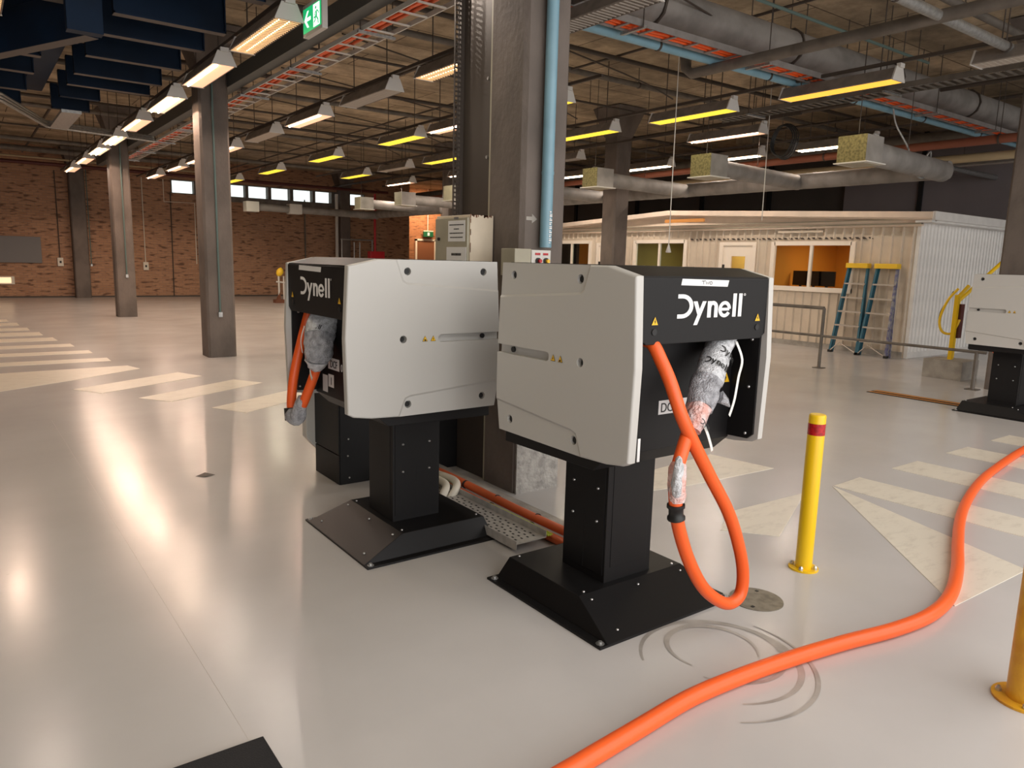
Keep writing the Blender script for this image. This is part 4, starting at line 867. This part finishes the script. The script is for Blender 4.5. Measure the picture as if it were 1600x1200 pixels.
# ladders
def stepladder(y0, label, m_r):
    t = thing('step_ladder', label, 'ladder', (14.45, y0, 0))
    def pt(s, u, dx=0): return Vector((.02 + .28 * u + dx, s * (.29 - .09 * u), u * 1.76))
    for s, mm in ((1, 'lblad'), (-1, m_r)):
        a, b = pt(s, 0), pt(s, 1)
        MB().hexa([a + Vector((0, -.02, 0)), a + Vector((.07, -.02, 0)), a + Vector((.07, .02, 0)), a + Vector((0, .02, 0))], [b + Vector((0, -.02, 0)), b + Vector((.07, -.02, 0)), b + Vector((.07, .02, 0)), b + Vector((0, .02, 0))]).build('front_rail', mm, t)
        a, b = pt(s * 1.05, 0, .14), pt(s * .9, 1, .05)
        MB().hexa([a + Vector((0, -.015, 0)), a + Vector((.03, -.015, 0)), a + Vector((.03, .015, 0)), a + Vector((0, .015, 0))], [b + Vector((0, -.015, 0)), b + Vector((.03, -.015, 0)), b + Vector((.03, .015, 0)), b + Vector((0, .015, 0))]).build('rear_rail', mm, t)
        f = pt(s, 0); MB().box(f.x - .01, f.x + .09, f.y - .03, f.y + .03, 0, .05).build('foot', 'rubber', t)
    for k in range(1, 6):
        p = pt(1, k / 6 * .97); MB().box(p.x - .02, p.x + .07, -p.y, p.y, p.z - .015, p.z + .015).build('step', 'alu', t)
    MB().box(.24, .40, -.23, .23, 1.74, 1.84).build('top_cap', 'lyel', t, .01)
    MB().tube([(.02, .29, .02), (.05, .1, .22), (.03, -.28, .03)], .01, 6).build('brace', 'alu', t)
stepladder(8.20, 'blue step ladder with yellow top leaning on the cabin, left of the pair', 'lblad')
stepladder(7.60, 'blue and scuffed purple step ladder with yellow top, right of the pair', mat('purple_scuffed_fibreglass', (.10, .10, .22), .5, var=.8, vs=14, var_col=(.3, .3, .3)))
# handrail
t = thing('guard_rail', 'grey steel tube guard rail in front of the office cabin', 'railing', (11.9, 7.14, 0))
MB().tube([(0, 0, 0), (0, 0, 1.04)], .028, 12).build('post', 'steeld', t); MB().tube([(0, -2.47, 0), (0, -2.47, .56)], .028, 12).build('post', 'steeld', t); MB().tube([(0, 3.2, 0), (0, 3.2, 1.04)], .028, 12).build('post', 'steeld', t)
MB().tube([(0, 0, 1.04), (0, 6, 1.04)], .028, 12).build('top_rail', 'steeld', t); MB().tube([(0, -2.6, .56), (0, 6, .56)], .022, 12).build('lower_rail', 'steeld', t)
for y in (0, -2.47, 3.2):
    MB().box(-.08, .08, y - .08, y + .08, 0, .012).build('foot_plate', 'steeld', t)
# yellow post with hose loop on a concrete plinth
t = thing('hose_stand', 'yellow post with looped yellow hose beside the white cabin end', 'stand', (12.9, 5.45, 0))
MB().box(-.25, .35, -.3, .3, 0, .3).build('plinth', 'conc_l', t); MB().box(-.03, .03, -.03, .03, .3, 1.35).build('post', 'yellow', t); MB().tube([(0, 0, 1.3), (.12, -.1, 1.5)], .03, 8).build('post_arm', 'yellow', t)
MB().tube(smooth_path([(0, 0, 1.45), (-.05, .12, 1.25), (-.07, .2, .95), (-.06, .15, .75), (0, .03, .72), (.02, -.03, .85), (.05, -.05, .95)], 5), .02, 8).build('hose_loop', 'yellow', t)
MB().tube(smooth_path([(-.02, .06, 1.4), (-.04, .2, 1.1), (-.05, .22, .95)], 5), .012, 6).build('thin_cable', 'rubber', t)
MB().box(.04, .16, -.06, .02, .65, 1.2).build('red_box', 'dred', t)
t = thing('stair_handrail', 'yellow sloping handrail in front of the pillar at the right edge', 'railing', (13.6, 5.3, 0))
MB().tube([(-.5, .25, 1.2), (.5, -.2, 2.15)], .03, 10).build('rail', 'yellow', t); MB().tube([(-.45, .22, 0), (-.45, .22, 1.25)], .02, 8).build('post', 'yellow', t); MB().tube([(.45, -.18, 0), (.45, -.18, 2.1)], .02, 8).build('post', 'yellow', t)
tag(MB().tube(smooth_path([(10.55, 3.75, .9), (11.0, 4.2, .95), (11.55, 4.4, .95), (11.5, 4.35, .75), (11.55, 4.25, .55), (11.7, 4.2, .45)], 5), .03, 8).build('hanging_hose', 'orange'), 'short orange hose hanging under the cabinet at the right edge', 'hose')

# ---------------------------------------------------------------- far wall bits
tag(B(-1.2, 2.25, 30.9, 31.0, 1.2, 2.1).build('wall_board', 'board', None, .01), 'grey painted board on the far brick wall at the left edge', 'board')
t = thing('low_lit_sign', 'small lit sign low on the far brick wall at the left edge', 'window', (.7, 30.95, .46))
MB().box(-.5, .7, 0, .04, 0, .27).build('frame', 'sock', t); MB().box(-.42, .6, -.01, 0, .04, .23).build('pane', 'reflc', t)  # glowing pane is the face of a small lit sign
def sockbox(x, z, zc, label, m_='sock'):
    t = thing('wall_socket', label, 'socket', (x, 30.93, z)); MB().box(-.09, .09, -.02, .07, -.15, .15).build('socket_box', 'sock', t, .01); MB().box(-.03, .03, -.03, -.02, -.04, .04).build('socket_outlet', 'rubber', t)
    MB().tube([(0, .03, .15), (0, .03, zc - z)], .018, 6).build('conduit', m_, t)
sockbox(2.80, 1.25, 4.4, 'cream socket with dark conduit on the brick wall left of the far pillar', 'pipe_d')
sockbox(5.56, 1.15, 4.4, 'cream socket with pale conduit on the brick wall between the left pillars')
tag(MB().tube([(6.3, 30.95, 4.39), (6.3, 30.95, 3.57), (7.39, 30.95, 3.58), (7.38, 30.95, 1.26)], .018, 6).build('wall_conduit', 'sock'), 'pale stepped conduit on the brick wall under the first clerestory window', 'conduit')
tag(MB().tube([(6.54, 30.97, 3.94), (6.51, 30.97, .02)], .02, 6).build('wall_pipe', 'pipe_d'), 'thin dark vertical pipe on the brick wall beside the stepped conduit', 'pipe')
t = thing('floor_valve', 'yellow-topped pipe valve on a stand near the far brick wall', 'valve', (9.1, 26.5, 0))
MB().box(-.2, .22, -.15, .15, .0, .12).build('base', 'rust', t); MB().prism([(-.12, .12), (.02, .12), (-.0, .4)], 'y', -.05, .05).build('brace', 'rust', t)
MB().tube([(-.02, 0, .2), (-.03, 0, .98)], .035, 8).build('riser', 'steelw', t); MB().tube([(-.12, 0, .75), (.2, 0, .72)], .03, 8).build('cross_pipe', 'steelw', t); MB().tube([(.15, 0, .12), (.15, 0, .95)], .03, 8).build('riser', 'steelw', t)
MB().tube([(-.02, 0, .95), (-.02, 0, 1.0), (.02, 0, 1.1), (.05, 0, 1.2), (.06, 0, 1.25)], [.05, .1, .13, .09, .02], 12).build('valve_wheel', 'lyel', t)
tag(MB().tube([(14.05, 29.0, 4.3), (14.05, 29.0, 1.0)], .05, 8).build('riser_pipe', 'fred'), 'red fire riser pipe at the far right end of the brick wall', 'pipe')
tag(B(13.75, 14.4, 28.8, 29.1, 1.0, 1.95).build('fire_box', 'fred', None, .02), 'red fire equipment box below the riser pipe', 'box')
t = thing('tube_rack', 'grey tube frame in front of the far recess', 'frame', (13.2, 29.2, 0))
for x in (-.55, 0, .25, .82): MB().tube([(x, 0, 0), (x, 0, 2.4 if x in (-.55, .82) else 2.3)], .03, 6).build('upright', 'steel', t)
MB().tube([(-.6, 0, 2.4), (.85, 0, 2.4)], .03, 6).build('top_rail', 'steel', t)
tag(MB().tube([(13.0, 30.5, 4.3), (13.0, 30.5, .02)], .07, 10).build('downpipe', 'steelw'), 'white downpipe left of the far clerestory pillar', 'pipe')
tag(MB().tube([(12.45, 30.3, 4.3), (12.45, 30.3, .02)], .06, 10).build('downpipe', 'steelw') if False else MB().tube([(11.75, 30.9, 4.0), (11.75, 30.9, .02)], .03, 8).build('thin_downpipe', 'steeld'), 'thin grey pipe beside the white downpipe', 'pipe')
t = thing('exit_sign', 'small green exit sign over the door in the orange-lit brick wall', 'sign', (19.35, 33.8, 2.80))
MB().box(-.28, .28, -.05, .05, 0, .28).build('casing', 'signd', t, .01); MB().box(-.28, .28, -.055, .05, .27, .32).build('top_trim', 'sock', t); MB().box(-.06, .06, -.056, -.05, .06, .22).build('symbol', 'white', t)
MB().tube([(-.02, 0, .3), (-.02, 0, 2.4)], .02, 6).build('hanger_rod', 'sock', t)
area('corridor_lamp', (18.9, 32.6, 4.6), (radians(25), 0, 0), 1.2, .4, 130, (1, .72, .45))
